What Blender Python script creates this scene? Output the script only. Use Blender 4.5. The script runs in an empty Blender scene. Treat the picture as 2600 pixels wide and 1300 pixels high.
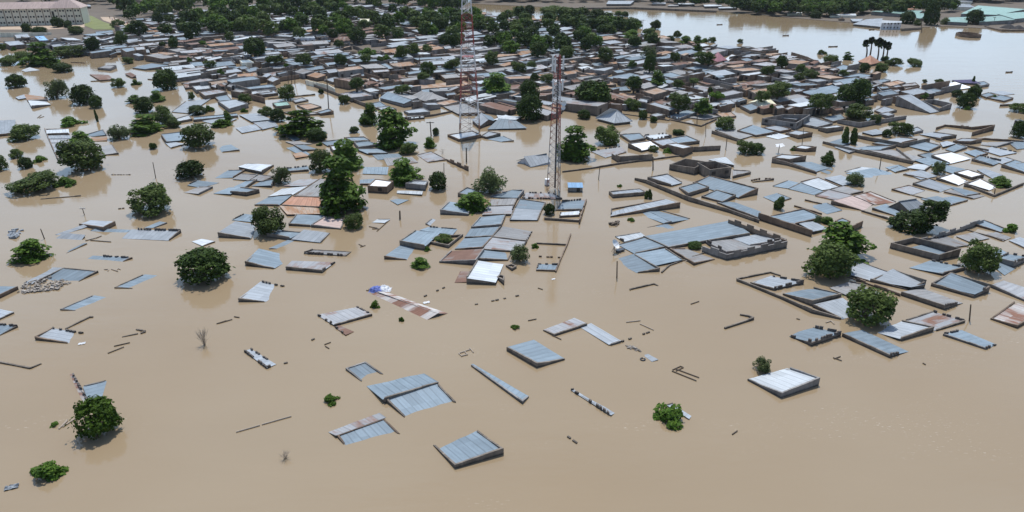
import bpy, bmesh, math, random
from mathutils import Vector, Matrix, noise
random.seed(7)
R = math.radians
S = bpy.context.scene
COL = S.collection

# ------------------------------------------------------------------ camera, sky, sun, exposure
CAM_H, FPX, HORIZ = 50.0, 1780.0, -190.0          # metres above the flood, focal length and horizon in photo pixels
TH = math.atan((650 - HORIZ) / FPX)
CT, ST = math.cos(TH), math.sin(TH)
cam_d = bpy.data.cameras.new('camera')
cam_d.sensor_width = 36.0
cam_d.lens = 36.0 * FPX / 2600.0
cam_d.clip_start, cam_d.clip_end = 1.0, 5000.0
cam = bpy.data.objects.new('camera', cam_d)
COL.objects.link(cam)
cam.location = (0, 0, CAM_H)
cam.rotation_euler = (math.pi / 2 - TH, 0, 0)
S.camera = cam

SUN_EL, SUN_AZ = R(67), R(0)                      # azimuth measured from +Y (straight ahead of the drone)
world = bpy.data.worlds.new("World")
S.world = world
world.use_nodes = True
wn = world.node_tree
wn.nodes.clear()
sky = wn.nodes.new('ShaderNodeTexSky')
sky.sky_type = 'NISHITA'
sky.sun_disc = False
sky.sun_elevation = SUN_EL
sky.sun_rotation = SUN_AZ
sky.air_density, sky.dust_density, sky.ozone_density = 1.0, 1.0, 1.5
bg = wn.nodes.new('ShaderNodeBackground')
bg.inputs['Strength'].default_value = 0.15
wo = wn.nodes.new('ShaderNodeOutputWorld')
# unseen broken cloud added over the blue to brighten the flood's reflections
tcw = wn.nodes.new('ShaderNodeTexCoord')
mpw = wn.nodes.new('ShaderNodeMapping'); mpw.inputs['Scale'].default_value = (1.0, 1.0, 3.2)
wn.links.new(tcw.outputs['Generated'], mpw.inputs['Vector'])
cn = wn.nodes.new('ShaderNodeTexNoise'); cn.inputs['Scale'].default_value = 1.7; cn.inputs['Detail'].default_value = 7; cn.inputs['Roughness'].default_value = 0.6
wn.links.new(mpw.outputs[0], cn.inputs['Vector'])
cr = wn.nodes.new('ShaderNodeValToRGB'); cr.color_ramp.elements[0].position = 0.36; cr.color_ramp.elements[1].position = 0.62
wn.links.new(cn.outputs['Fac'], cr.inputs[0])
cm = wn.nodes.new('ShaderNodeMix'); cm.data_type = 'RGBA'
cm.inputs[7].default_value = (6.3, 8.7, 11.6, 1)
# added cloud is masked to the sky ahead, so camera-facing walls stay darker
spw = wn.nodes.new('ShaderNodeSeparateXYZ'); wn.links.new(tcw.outputs['Generated'], spw.inputs[0])
mrw = wn.nodes.new('ShaderNodeMapRange'); mrw.inputs['From Min'].default_value = 0.05; mrw.inputs['From Max'].default_value = 0.6
wn.links.new(spw.outputs[1], mrw.inputs['Value'])
mmw = wn.nodes.new('ShaderNodeMath'); mmw.operation = 'MULTIPLY'
wn.links.new(cr.outputs[0], mmw.inputs[0]); wn.links.new(mrw.outputs[0], mmw.inputs[1])
wn.links.new(mmw.outputs[0], cm.inputs[0]); wn.links.new(sky.outputs[0], cm.inputs[6])
wn.links.new(cm.outputs[2], bg.inputs[0])
wn.links.new(bg.outputs[0], wo.inputs[0])

sun_d = bpy.data.lights.new('sun', 'SUN')
sun_d.energy, sun_d.angle, sun_d.color = 4.0, R(0.5), (1.0, 0.96, 0.9)
sun = bpy.data.objects.new('sun', sun_d)
COL.objects.link(sun)
sd = Vector((math.sin(SUN_AZ) * math.cos(SUN_EL), math.cos(SUN_AZ) * math.cos(SUN_EL), math.sin(SUN_EL)))
sun.rotation_euler = sd.to_track_quat('Z', 'Y').to_euler()
sun.location = sd * 300
S.view_settings.view_transform = 'Standard'
S.view_settings.look = 'None'
S.view_settings.exposure = -0.08
S.view_settings.gamma = 1.0
S.cycles.max_bounces = 5
S.cycles.transparent_max_bounces = 4

# ------------------------------------------------------------------ pixel <-> place
def ground(x, y, z=0.0):
    dx, dy = (x - 1300) / FPX, (650 - y) / FPX
    d = Vector((dx, CT + dy * ST, -ST + dy * CT))
    t = (CAM_H - z) / (-d.z)
    return Vector((d.x * t, d.y * t, z))

def pix(p):
    Z = p[2] - CAM_H
    dep = p[1] * CT - Z * ST
    return (1300 + FPX * p[0] / dep, 650 - FPX * (p[1] * ST + Z * CT) / dep)

def top(x, y, h):
    """the point seen at pixel (x, y) that stands h pixels above the waterline below it"""
    if h == 0:
        return ground(x, y, -0.04)
    P = ground(x, y + h)
    v = (650 - y) / FPX
    z = CAM_H + P.y * (v * CT - ST) / (CT + v * ST)
    return ground(x, y, z)

def ppm(y):
    return (y - HORIZ) * CT / CAM_H
# ------------------------------------------------------------------ materials
MATS = {}
def newmat(name):
    m = bpy.data.materials.new(name)
    m.use_nodes = True
    nt = m.node_tree
    b = nt.nodes['Principled BSDF']
    MATS[name] = m
    return m, nt, b
def nd(nt, t, **kw):
    n = nt.nodes.new(t)
    for k, v in kw.items():
        if k in n.inputs.keys():
            n.inputs[k].default_value = v
        else:
            setattr(n, k, v)
    return n
def mth(nt, op, a, b=None, c=None):
    n = nt.nodes.new('ShaderNodeMath'); n.operation = op
    for i, v in enumerate((a, b, c)):
        if v is None: continue
        if isinstance(v, (int, float)): n.inputs[i].default_value = v
        else: nt.links.new(v, n.inputs[i])
    return n.outputs[0]
def ramp(nt, fac, stops):
    n = nt.nodes.new('ShaderNodeValToRGB')
    cr = n.color_ramp
    while len(cr.elements) < len(stops): cr.elements.new(0.5)
    for e, (p, c) in zip(cr.elements, stops):
        e.position = p
        e.color = (c, c, c, 1) if isinstance(c, (int, float)) else (*c, 1)
    nt.links.new(fac, n.inputs[0])
    return n.outputs[0]
def mixc(nt, fac, a, b, mode='MIX'):
    n = nt.nodes.new('ShaderNodeMix'); n.data_type = 'RGBA'; n.blend_type = mode
    for s, v in ((n.inputs[0], fac), (n.inputs[6], a), (n.inputs[7], b)):
        if isinstance(v, (int, float)): s.default_value = v
        elif isinstance(v, tuple): s.default_value = (*v, 1)
        else: nt.links.new(v, s)
    return n.outputs[2]
def noise_at(nt, vec, scale, detail=4.0, rough=0.6):
    n = nd(nt, 'ShaderNodeTexNoise', Scale=scale, Detail=detail, Roughness=rough)
    if vec is not None: nt.links.new(vec, n.inputs['Vector'])
    return n.outputs['Fac']

def roof_mat(name, base, rust, rust_amt, metallic=0.45, rough=0.45, streak=0.5):
    m, nt, b = newmat(name)
    uv = nt.nodes.new('ShaderNodeUVMap')
    sep = nt.nodes.new('ShaderNodeSeparateXYZ'); nt.links.new(uv.outputs[0], sep.inputs[0])
    oi = nt.nodes.new('ShaderNodeObjectInfo'); geo = nt.nodes.new('ShaderNodeNewGeometry')
    rnd = mth(nt, 'FRACT', mth(nt, 'ADD', oi.outputs['Random'], geo.outputs['Random Per Island']))
    u = mth(nt, 'DIVIDE', sep.outputs[0], 0.86)
    v = mth(nt, 'DIVIDE', sep.outputs[1], 2.4)
    cell = nt.nodes.new('ShaderNodeCombineXYZ')
    nt.links.new(mth(nt, 'FLOOR', u), cell.inputs[0])
    nt.links.new(mth(nt, 'FLOOR', mth(nt, 'ADD', v, mth(nt, 'MULTIPLY', rnd, 1.0))), cell.inputs[1])
    nt.links.new(mth(nt, 'MULTIPLY', rnd, 37.0), cell.inputs[2])
    wn_ = nt.nodes.new('ShaderNodeTexWhiteNoise'); wn_.noise_dimensions = '3D'
    nt.links.new(cell.outputs[0], wn_.inputs['Vector'])
    sheet = wn_.outputs['Value']
    off = nt.nodes.new('ShaderNodeCombineXYZ')
    nt.links.new(mth(nt, 'ADD', sep.outputs[0], mth(nt, 'MULTIPLY', rnd, 91.0)), off.inputs[0])
    nt.links.new(mth(nt, 'MULTIPLY', sep.outputs[1], 0.35), off.inputs[1])
    nt.links.new(mth(nt, 'MULTIPLY', rnd, 57.0), off.inputs[2])
    st = noise_at(nt, off.outputs[0], 1.6, 5.0, 0.65)
    bl = noise_at(nt, off.outputs[0], 0.33, 3.0, 0.55)
    sv = nt.nodes.new('ShaderNodeCombineXYZ')
    nt.links.new(mth(nt, 'ADD', sep.outputs[0], mth(nt, 'MULTIPLY', rnd, 33.0)), sv.inputs[0])
    nt.links.new(mth(nt, 'MULTIPLY', sep.outputs[1], 0.06), sv.inputs[1])
    stripe = noise_at(nt, sv.outputs[0], 2.6, 3.0, 0.7)
    val = mth(nt, 'MULTIPLY_ADD', sheet, 0.20, 0.90)
    val = mth(nt, 'MULTIPLY', val, mth(nt, 'MULTIPLY_ADD', stripe, 0.36, 0.82))
    val = mth(nt, 'MULTIPLY', val, mth(nt, 'MULTIPLY_ADD', rnd, 0.34, 0.82))
    val = mth(nt, 'MULTIPLY', val, mth(nt, 'MULTIPLY_ADD', st, streak, 1.0 - streak * 0.5))
    fr = mth(nt, 'ABSOLUTE', mth(nt, 'SUBTRACT', mth(nt, 'FRACT', u), 0.5))
    seam = mth(nt, 'GREATER_THAN', fr, 0.42)
    val = mth(nt, 'MULTIPLY', val, mth(nt, 'MULTIPLY_ADD', seam, -0.20, 1.0))
    cm = nt.nodes.new('ShaderNodeCombineXYZ')
    for i in range(3): nt.links.new(val, cm.inputs[i])
    c0 = mixc(nt, 1.0, base, cm.outputs[0], 'MULTIPLY')
    rm = mth(nt, 'ADD', mth(nt, 'MULTIPLY', bl, 0.75), mth(nt, 'ADD', mth(nt, 'MULTIPLY', st, 0.45), mth(nt, 'MULTIPLY', sheet, 0.22)))
    rmask = ramp(nt, mth(nt, 'ADD', rm, rust_amt - 0.71), [(0.42, 0.0), (0.62, 1.0)])
    rc = mixc(nt, st, tuple(x * 0.55 for x in rust), tuple(min(1, x * 1.5) for x in rust))
    col = mixc(nt, rmask, c0, rc)
    b.inputs['Specular IOR Level'].default_value = 0.22
    nt.links.new(col, b.inputs['Base Color'])
    nt.links.new(mth(nt, 'MULTIPLY_ADD', rmask, -metallic, metallic), b.inputs['Metallic'])
    nt.links.new(mth(nt, 'ADD', mth(nt, 'MULTIPLY', rmask, 0.3), mth(nt, 'MULTIPLY_ADD', st, 0.2, rough - 0.08)), b.inputs['Roughness'])
    wv = mth(nt, 'SINE', mth(nt, 'MULTIPLY', sep.outputs[0], 2 * math.pi / 0.43))
    hgt = mth(nt, 'ADD', mth(nt, 'MULTIPLY', wv, 0.5), mth(nt, 'MULTIPLY', bl, 1.5))
    bp = nd(nt, 'ShaderNodeBump', Strength=0.35, Distance=0.05)
    nt.links.new(hgt, bp.inputs['Height']); nt.links.new(bp.outputs[0], b.inputs['Normal'])
    return m
ZINC = (0.192, 0.245, 0.288)
RUST = (0.19, 0.105, 0.075)
roof_mat('z', ZINC, RUST, 0.22, 0.0, 0.55)
roof_mat('p', (0.30, 0.33, 0.36), RUST, 0.22, 0.0, 0.55)
roof_mat('w', (0.47, 0.505, 0.53), RUST, 0.16, 0.0, 0.5, 0.35)
roof_mat('W', (0.88, 0.89, 0.90), RUST, -0.2, 0.0, 0.4, 0.2)  # white roofs, and sun glint on bare sheets put into the base colour
roof_mat('g', (0.265, 0.265, 0.265), (0.16, 0.12, 0.10), 0.34, 0.0, 0.6)
roof_mat('m', (0.33, 0.34, 0.355), RUST, 0.40, 0.0, 0.55)
roof_mat('r', (0.28, 0.25, 0.235), (0.18, 0.11, 0.085), 0.62, 0.0, 0.65)
roof_mat('k', (0.52, 0.50, 0.48), (0.21, 0.115, 0.085), 0.54, 0.0, 0.65, 0.9)
roof_mat('o', (0.37, 0.29, 0.23), (0.30, 0.175, 0.105), 0.50, 0.0, 0.7)
roof_mat('t', (0.235, 0.365, 0.325), (0.3, 0.36, 0.32), -0.05, 0.0, 0.5, 0.3)
roof_mat('b', (0.22, 0.40, 0.62), RUST, -0.1, 0.0, 0.5, 0.3)
roof_mat('O', (0.43, 0.24, 0.165), (0.33, 0.16, 0.1), 0.35, 0.0, 0.7, 0.3)
roof_mat('P', (0.45, 0.21, 0.23), (0.4, 0.2, 0.2), 0.0, 0.0, 0.6, 0.3)
roof_mat('v', (0.07, 0.055, 0.13), (0.1, 0.08, 0.12), 0.0, 0.0, 0.6, 0.3)
roof_mat('c', (0.68, 0.65, 0.48), (0.5, 0.45, 0.3), -0.1, 0.0, 0.5, 0.25)
roof_mat('s', (0.42, 0.33, 0.30), (0.32, 0.24, 0.21), 0.0, 0.0, 0.7, 0.3)

def wall_mat(name, a, c, wet=True, scale=0.6):
    m, nt, b = newmat(name)
    geo = nt.nodes.new('ShaderNodeNewGeometry')
    n1 = noise_at(nt, geo.outputs['Position'], scale, 5, 0.65)
    mp = nd(nt, 'ShaderNodeMapping'); mp.inputs['Scale'].default_value = (2.2, 2.2, 0.25)
    nt.links.new(geo.outputs['Position'], mp.inputs['Vector'])
    n2 = noise_at(nt, mp.outputs[0], 1.0, 4, 0.6)
    f = mth(nt, 'ADD', mth(nt, 'MULTIPLY', n1, 0.6), mth(nt, 'MULTIPLY', n2, 0.4))
    col = mixc(nt, ramp(nt, f, [(0.36, 0.0), (0.62, 1.0)]), a, c)
    oi = nt.nodes.new('ShaderNodeObjectInfo')
    k = mth(nt, 'MULTIPLY_ADD', mth(nt, 'FRACT', mth(nt, 'ADD', oi.outputs['Random'], geo.outputs['Random Per Island'])), 0.35, 0.8)
    # courses of block, laid 0.22 m high, with thin mortar lines
    sep = nt.nodes.new('ShaderNodeSeparateXYZ'); nt.links.new(geo.outputs['Position'], sep.inputs[0])
    row = mth(nt, 'FRACT', mth(nt, 'DIVIDE', sep.outputs[2], 0.24))
    k = mth(nt, 'MULTIPLY', k, mth(nt, 'MULTIPLY_ADD', mth(nt, 'LESS_THAN', row, 0.1), -0.18, 1.0))
    if wet:   # the soaked band just above the flood
        w = ramp(nt, mth(nt, 'ADD', sep.outputs[2], mth(nt, 'MULTIPLY_ADD', n1, 0.3, -0.15)), [(0.08, 0.0), (0.32, 1.0)])
        k = mth(nt, 'MULTIPLY', k, mth(nt, 'MULTIPLY_ADD', w, 0.6, 0.4))
    cm = nt.nodes.new('ShaderNodeCombineXYZ')
    for i in range(3): nt.links.new(k, cm.inputs[i])
    nt.links.new(mixc(nt, 1.0, col, cm.outputs[0], 'MULTIPLY'), b.inputs['Base Color'])
    b.inputs['Roughness'].default_value = 0.9
    return m
wall_mat('cement', (0.125, 0.105, 0.088), (0.245, 0.208, 0.172))
wall_mat('mud', (0.14, 0.10, 0.075), (0.25, 0.185, 0.135))
wall_mat('greyblock', (0.17, 0.16, 0.155), (0.29, 0.275, 0.26))
wall_mat('cream', (0.84, 0.79, 0.64), (0.88, 0.84, 0.70), wet=False)
wall_mat('whitewall', (0.60, 0.62, 0.66), (0.72, 0.74, 0.78), wet=False)
wall_mat('parapet', (0.075, 0.065, 0.06), (0.16, 0.14, 0.125))
wall_mat('rubble', (0.25, 0.22, 0.19), (0.50, 0.45, 0.40))

def plain(name, col, rough=0.6, metallic=0.0, var=0.25, scale=2.0):
    m, nt, b = newmat(name)
    geo = nt.nodes.new('ShaderNodeNewGeometry')
    n = noise_at(nt, geo.outputs['Position'], scale, 4, 0.6)
    nt.links.new(mixc(nt, n, tuple(c * (1 - var) for c in col), tuple(min(1, c * (1 + var)) for c in col)), b.inputs['Base Color'])
    b.inputs['Roughness'].default_value = rough
    b.inputs['Metallic'].default_value = metallic
    return m
plain('dark', (0.02, 0.02, 0.022), 0.5)
plain('wood', (0.10, 0.075, 0.055), 0.85)
plain('palewood', (0.36, 0.30, 0.24), 0.85)
plain('bark', (0.11, 0.085, 0.065), 0.9)
plain('mastred', (0.29, 0.05, 0.042), 0.5)
plain('mastrust', (0.24, 0.12, 0.08), 0.7)
plain('mastwhite', (0.62, 0.63, 0.65), 0.45)
plain('mastgrey', (0.22, 0.225, 0.24), 0.5)
plain('mastdark', (0.07, 0.065, 0.07), 0.5)
plain('antenna', (0.72, 0.74, 0.76), 0.4)
plain('skin', (0.08, 0.05, 0.035), 0.7)
plain('clothblue', (0.12, 0.16, 0.42), 0.8)
plain('clothwhite', (0.78, 0.79, 0.82), 0.8)
plain('clothred', (0.42, 0.09, 0.07), 0.8)
plain('coal', (0.03, 0.028, 0.03), 0.9)
plain('plastic', (0.04, 0.04, 0.045), 0.35)
plain('land', (0.13, 0.105, 0.08), 0.95, 0, 0.3, 0.08)
plain('sand', (0.44, 0.34, 0.25), 0.95, 0, 0.15, 0.15)
plain('lawn', (0.17, 0.19, 0.07), 0.95, 0, 0.35, 0.12)

def leaf_mat(name, dark, light, trans=0.22):
    m, nt, b = newmat(name)
    geo = nt.nodes.new('ShaderNodeNewGeometry'); oi = nt.nodes.new('ShaderNodeObjectInfo')
    tc = nt.nodes.new('ShaderNodeTexCoord')
    n = noise_at(nt, tc.outputs['Object'], 3.0, 3, 0.6)
    f = mth(nt, 'ADD', mth(nt, 'MULTIPLY', geo.outputs['Random Per Island'], 0.55), mth(nt, 'MULTIPLY', n, 0.45))
    c = mixc(nt, f, dark, light)
    k = mth(nt, 'MULTIPLY_ADD', oi.outputs['Random'], 0.5, 0.75)
    cm = nt.nodes.new('ShaderNodeCombineXYZ')
    for i in range(3): nt.links.new(k, cm.inputs[i])
    c = mixc(nt, 1.0, c, cm.outputs[0], 'MULTIPLY')
    nt.links.new(c, b.inputs['Base Color'])
    b.inputs['Roughness'].default_value = 0.6
    b.inputs['Specular IOR Level'].default_value = 0.1
    tr = nt.nodes.new('ShaderNodeBsdfTranslucent'); nt.links.new(c, tr.inputs[0])
    mx = nt.nodes.new('ShaderNodeMixShader'); mx.inputs[0].default_value = trans
    nt.links.new(b.outputs[0], mx.inputs[1]); nt.links.new(tr.outputs[0], mx.inputs[2])
    nt.links.new(mx.outputs[0], nt.nodes['Material Output'].inputs[0])
    return m
leaf_mat('leaf_mango', (0.012, 0.026, 0.006), (0.066, 0.108, 0.020), 0.14)
leaf_mat('leaf_neem', (0.026, 0.048, 0.013), (0.135, 0.185, 0.045))
leaf_mat('leaf_umbrella', (0.020, 0.052, 0.007), (0.120, 0.205, 0.024))
leaf_mat('leaf_bush', (0.050, 0.075, 0.026), (0.155, 0.190, 0.075))
leaf_mat('leaf_shrub', (0.030, 0.080, 0.010), (0.125, 0.210, 0.030))
leaf_mat('leaf_palm', (0.012, 0.026, 0.012), (0.042, 0.062, 0.022), 0.1)

def water_mat():
    m, nt, b = newmat('water')
    geo = nt.nodes.new('ShaderNodeNewGeometry')
    mp = nd(nt, 'ShaderNodeMapping'); mp.inputs['Scale'].default_value = (0.35, 1.0, 1.0)
    mp.inputs['Rotation'].default_value = (0, 0, R(-8))
    nt.links.new(geo.outputs['Position'], mp.inputs['Vector'])
    silt = noise_at(nt, mp.outputs[0], 0.035, 5, 0.6)
    col = mixc(nt, silt, (0.256, 0.192, 0.119), (0.312, 0.238, 0.152))
    # flecks and threads of foam drifting in a few long streaks
    fm = nd(nt, 'ShaderNodeMapping'); fm.inputs['Scale'].default_value = (0.5, 1.6, 1.0); fm.inputs['Rotation'].default_value = (0, 0, R(-24))
    nt.links.new(geo.outputs['Position'], fm.inputs['Vector'])
    fleck = ramp(nt, noise_at(nt, fm.outputs[0], 3.2, 3, 0.6), [(0.62, 0.0), (0.70, 1.0)])
    patch = ramp(nt, noise_at(nt, fm.outputs[0], 0.055, 3, 0.6), [(0.56, 0.0), (0.68, 1.0)])
    foam = mth(nt, 'MULTIPLY', mth(nt, 'MULTIPLY', fleck, patch), 0.5)
    col = mixc(nt, foam, col, (0.62, 0.56, 0.47))
    nt.links.new(col, b.inputs['Base Color'])
    b.inputs['Roughness'].default_value = 0.07
    b.inputs['IOR'].default_value = 1.39
    r1 = noise_at(nt, mp.outputs[0], 1.1, 4, 0.6)
    r2 = noise_at(nt, mp.outputs[0], 0.16, 3, 0.5)
    h = mth(nt, 'ADD', mth(nt, 'MULTIPLY', r1, 0.6), mth(nt, 'MULTIPLY', r2, 2.0))
    bp = nd(nt, 'ShaderNodeBump', Strength=0.22, Distance=0.12)
    nt.links.new(h, bp.inputs['Height']); nt.links.new(bp.outputs[0], b.inputs['Normal'])
    return m
water_mat()

# ------------------------------------------------------------------ mesh builder and tagging
class MB:
    def __init__(s): s.v, s.f, s.m, s.uv = [], [], [], []
    def quad(s, pts, mat=0, uv=None):
        i = len(s.v); s.v += [tuple(p) for p in pts]
        s.f.append(tuple(range(i, i + len(pts)))); s.m.append(mat)
        s.uv.append(uv or [(0, 0)] * len(pts))
    def hexa(s, b, t, mat=0):
        i = len(s.v); s.v += [tuple(p) for p in b] + [tuple(p) for p in t]
        n = len(b)
        fs = [tuple(range(i + n - 1, i - 1, -1)), tuple(range(i + n, i + 2 * n))]
        fs += [(i + k, i + (k + 1) % n, i + n + (k + 1) % n, i + n + k) for k in range(n)]
        for f in fs:
            s.f.append(f); s.m.append(mat); s.uv.append([(0, 0)] * len(f))
    def box(s, c, size, rz=0, mat=0, tilt=0):
        hx, hy, hz = (q / 2 for q in size)
        M = Matrix.Translation(c) @ Matrix.Rotation(rz, 4, 'Z') @ Matrix.Rotation(tilt, 4, 'Y')
        b = [M @ Vector((x, y, -hz)) for x, y in ((-hx, -hy), (hx, -hy), (hx, hy), (-hx, hy))]
        t = [M @ Vector((x, y, hz)) for x, y in ((-hx, -hy), (hx, -hy), (hx, hy), (-hx, hy))]
        s.hexa(b, t, mat)
    def tube(s, p, q, r0, r1=None, n=5, mat=0):
        p, q = Vector(p), Vector(q); r1 = r0 if r1 is None else r1
        d = (q - p)
        if d.length < 1e-5: return
        a = d.normalized().orthogonal(); c = d.normalized().cross(a)
        ring = lambda o, r: [o + (a * math.cos(2 * math.pi * k / n) + c * math.sin(2 * math.pi * k / n)) * r for k in range(n)]
        s.hexa(ring(p, r0), ring(q, r1), mat)
    def build(s, name, mats, parent=None, origin=None):
        me = bpy.data.meshes.new(name)
        o = Vector(origin) if origin is not None else Vector((0, 0, 0))
        me.from_pydata([(v[0] - o.x, v[1] - o.y, v[2] - o.z) for v in s.v], [], s.f)
        if isinstance(mats, str): mats = [mats]
        for m in mats: me.materials.append(MATS[m])
        if len(mats) > 1: me.polygons.foreach_set('material_index', s.m)
        if any(u[0] != (0, 0) or u[-1] != (0, 0) for u in s.uv):
            l = me.uv_layers.new(name='UVMap')
            l.data.foreach_set('uv', [c for u in s.uv for p in u for c in p])
        me.update()
        ob = bpy.data.objects.new(name, me); COL.objects.link(ob)
        if parent is not None: ob.parent = parent
        elif origin is not None: ob.location = o
        return ob
THINGS = []      # (object, (px, py), describing words, category, group)
def tag(o, label, cat, group=None):
    o['label'] = label; o['category'] = cat
    if group: o['group'] = group
    return o
def root(name, loc):
    o = bpy.data.objects.new(name, None); COL.objects.link(o); o.location = loc
    o.empty_display_size = 0.3
    return o
def structure(o):
    o['kind'] = 'structure'; return o
def later(o, px, desc, cat, group):
    """labelled at the end, when everything it could be mistaken for is known"""
    THINGS.append((o, px, desc, cat, group))
# ------------------------------------------------------------------ ground and water
def flat(name, pts, z, mat):
    mb = MB(); mb.quad([(p[0], p[1], z) for p in pts]); return structure(mb.build(name, mat))
def flat_px(name, pts, z, mat):
    return flat(name, [ground(x, y) for x, y in pts][::-1], z, mat)
flat('water', [(-900, -60), (900, -60), (1400, 1400), (-1400, 1400)], 0.0, 'water')
flat('ground', [(-900, -60), (900, -60), (1400, 1400), (-1400, 1400)], -3.0, 'land')
flat_px('dry_land', [(-900, -120), (1180, -120), (1175, 8), (1230, 40), (1480, 72), (1560, 92), (1480, 118), (1300, 128), (1000, 134),
                     (800, 128), (560, 130), (400, 134), (250, 122), (90, 106), (-900, 100)], 0.12, 'land')
flat_px('far_bank', [(1180, -60), (1200, 10), (1450, 21), (1600, 19), (1820, 28), (2000, 45), (2160, 58), (2290, 73), (2400, 67), (2600, 78), (3100, 96), (3100, -120), (1200, -120)], 0.14, 'land')
flat_px('dirt_road', [(255, 44), (285, 44), (338, 60), (335, 73), (312, 70), (262, 52)], 0.20, 'sand')
flat_px('schoolyard', [(0, 66), (215, 61), (215, 70), (120, 76), (0, 76)], 0.19, 'sand')
flat_px('lawn', [(214, 38), (235, 42), (262, 56), (292, 66), (290, 76), (240, 76), (215, 66)], 0.24, 'lawn')

# ------------------------------------------------------------------ houses
def inset(P, d):
    """inset a quad (list of 3D points, any winding) edge by edge by d[i] metres, keeping z"""
    n = len(P)
    area = sum(P[i].x * P[(i + 1) % n].y - P[(i + 1) % n].x * P[i].y for i in range(n))
    sg = 1 if area > 0 else -1
    L = []
    for i in range(n):
        a, b = P[i], P[(i + 1) % n]
        t = Vector((b.x - a.x, b.y - a.y)); t.normalize()
        nrm = Vector((-t.y, t.x)) * sg
        L.append((Vector((a.x, a.y)) + nrm * d[i], t))
    out = []
    for i in range(n):
        (p, t), (q, u) = L[i - 1], L[i]
        den = t.x * u.y - t.y * u.x
        if abs(den) < 0.12: r = q
        else:
            k = ((q.x - p.x) * u.y - (q.y - p.y) * u.x) / den
            r = p + t * k
        out.append(Vector((r.x, r.y, P[i].z)))
    return out
def lsq_plane(P):
    cx = sum(p.x for p in P) / len(P); cy = sum(p.y for p in P) / len(P); cz = sum(p.z for p in P) / len(P)
    sxx = sum((p.x - cx) ** 2 for p in P) + 1e-6; syy = sum((p.y - cy) ** 2 for p in P) + 1e-6
    sxy = sum((p.x - cx) * (p.y - cy) for p in P)
    sxz = sum((p.x - cx) * (p.z - cz) for p in P); syz = sum((p.y - cy) * (p.z - cz) for p in P)
    D = sxx * syy - sxy * sxy
    a = (sxz * syy - syz * sxy) / D; b = (syz * sxx - sxz * sxy) / D
    return lambda x, y: cz + a * (x - cx) + b * (y - cy)
def bilin(Q, s, t):
    return (Q[0] * (1 - s) + Q[1] * s) * (1 - t) + (Q[3] * (1 - s) + Q[2] * s) * t
def roof_sheet(mb, Q, seed, plane=True, wob=0.018):
    f = lsq_plane(Q) if plane else None
    la = (Q[1] - Q[0]).length; lb = (Q[3] - Q[0]).length
    nu = max(2, min(14, int(la / 0.9))); nv = max(2, min(14, int(lb / 1.1)))
    za = abs(Q[1].z - Q[0].z) / max(la, .1) + abs(Q[2].z - Q[3].z) / max(la, .1); zb = abs(Q[3].z - Q[0].z) / max(lb, .1) + abs(Q[2].z - Q[1].z) / max(lb, .1)
    sheets_along_a = zb >= za          # corrugations run down the slope
    G = []
    for j in range(nv + 1):
        row = []
        for i in range(nu + 1):
            p = bilin(Q, i / nu, j / nv)
            z = f(p.x, p.y) if plane else p.z
            z += wob * 2 * noise.noise(Vector((p.x * 0.55, p.y * 0.55, seed * 3.1)))
            row.append(Vector((p.x, p.y, z)))
        G.append(row)
    up = ((Q[1] - Q[0]).cross(Q[3] - Q[0])).z > 0
    n0 = len(mb.v)
    for row in G: mb.v += [tuple(p) for p in row]
    W = nu + 1
    for j in range(nv):
        for i in range(nu):
            idx = [n0 + j * W + i, n0 + j * W + i + 1, n0 + (j + 1) * W + i + 1, n0 + (j + 1) * W + i]
            uv = [(la * a / nu, lb * b / nv) for a, b in ((i, j), (i + 1, j), (i + 1, j + 1), (i, j + 1))]
            if not sheets_along_a: uv = [(b, a) for a, b in uv]
            if not up: idx, uv = idx[::-1], uv[::-1]
            mb.f.append(tuple(idx)); mb.m.append(0); mb.uv.append(uv)
    # turned-down edge so that the sheet has a thickness
    rim = [(0, i) for i in range(nu)] + [(j, nu) for j in range(nv)] + [(nv, i) for i in range(nu, 0, -1)] + [(j, 0) for j in range(nv, 0, -1)]
    b0 = len(mb.v)
    for j, i in rim: mb.v.append((G[j][i].x, G[j][i].y, G[j][i].z - 0.05))
    for k in range(len(rim)):
        k2 = (k + 1) % len(rim)
        a, b = n0 + rim[k][0] * W + rim[k][1], n0 + rim[k2][0] * W + rim[k2][1]
        face = (a, b0 + k, b0 + k2, b) if up else (b, b0 + k2, b0 + k, a)
        mb.f.append(face); mb.m.append(0); mb.uv.append([(0.01, 0.01)] * 4)
    return f

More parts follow.
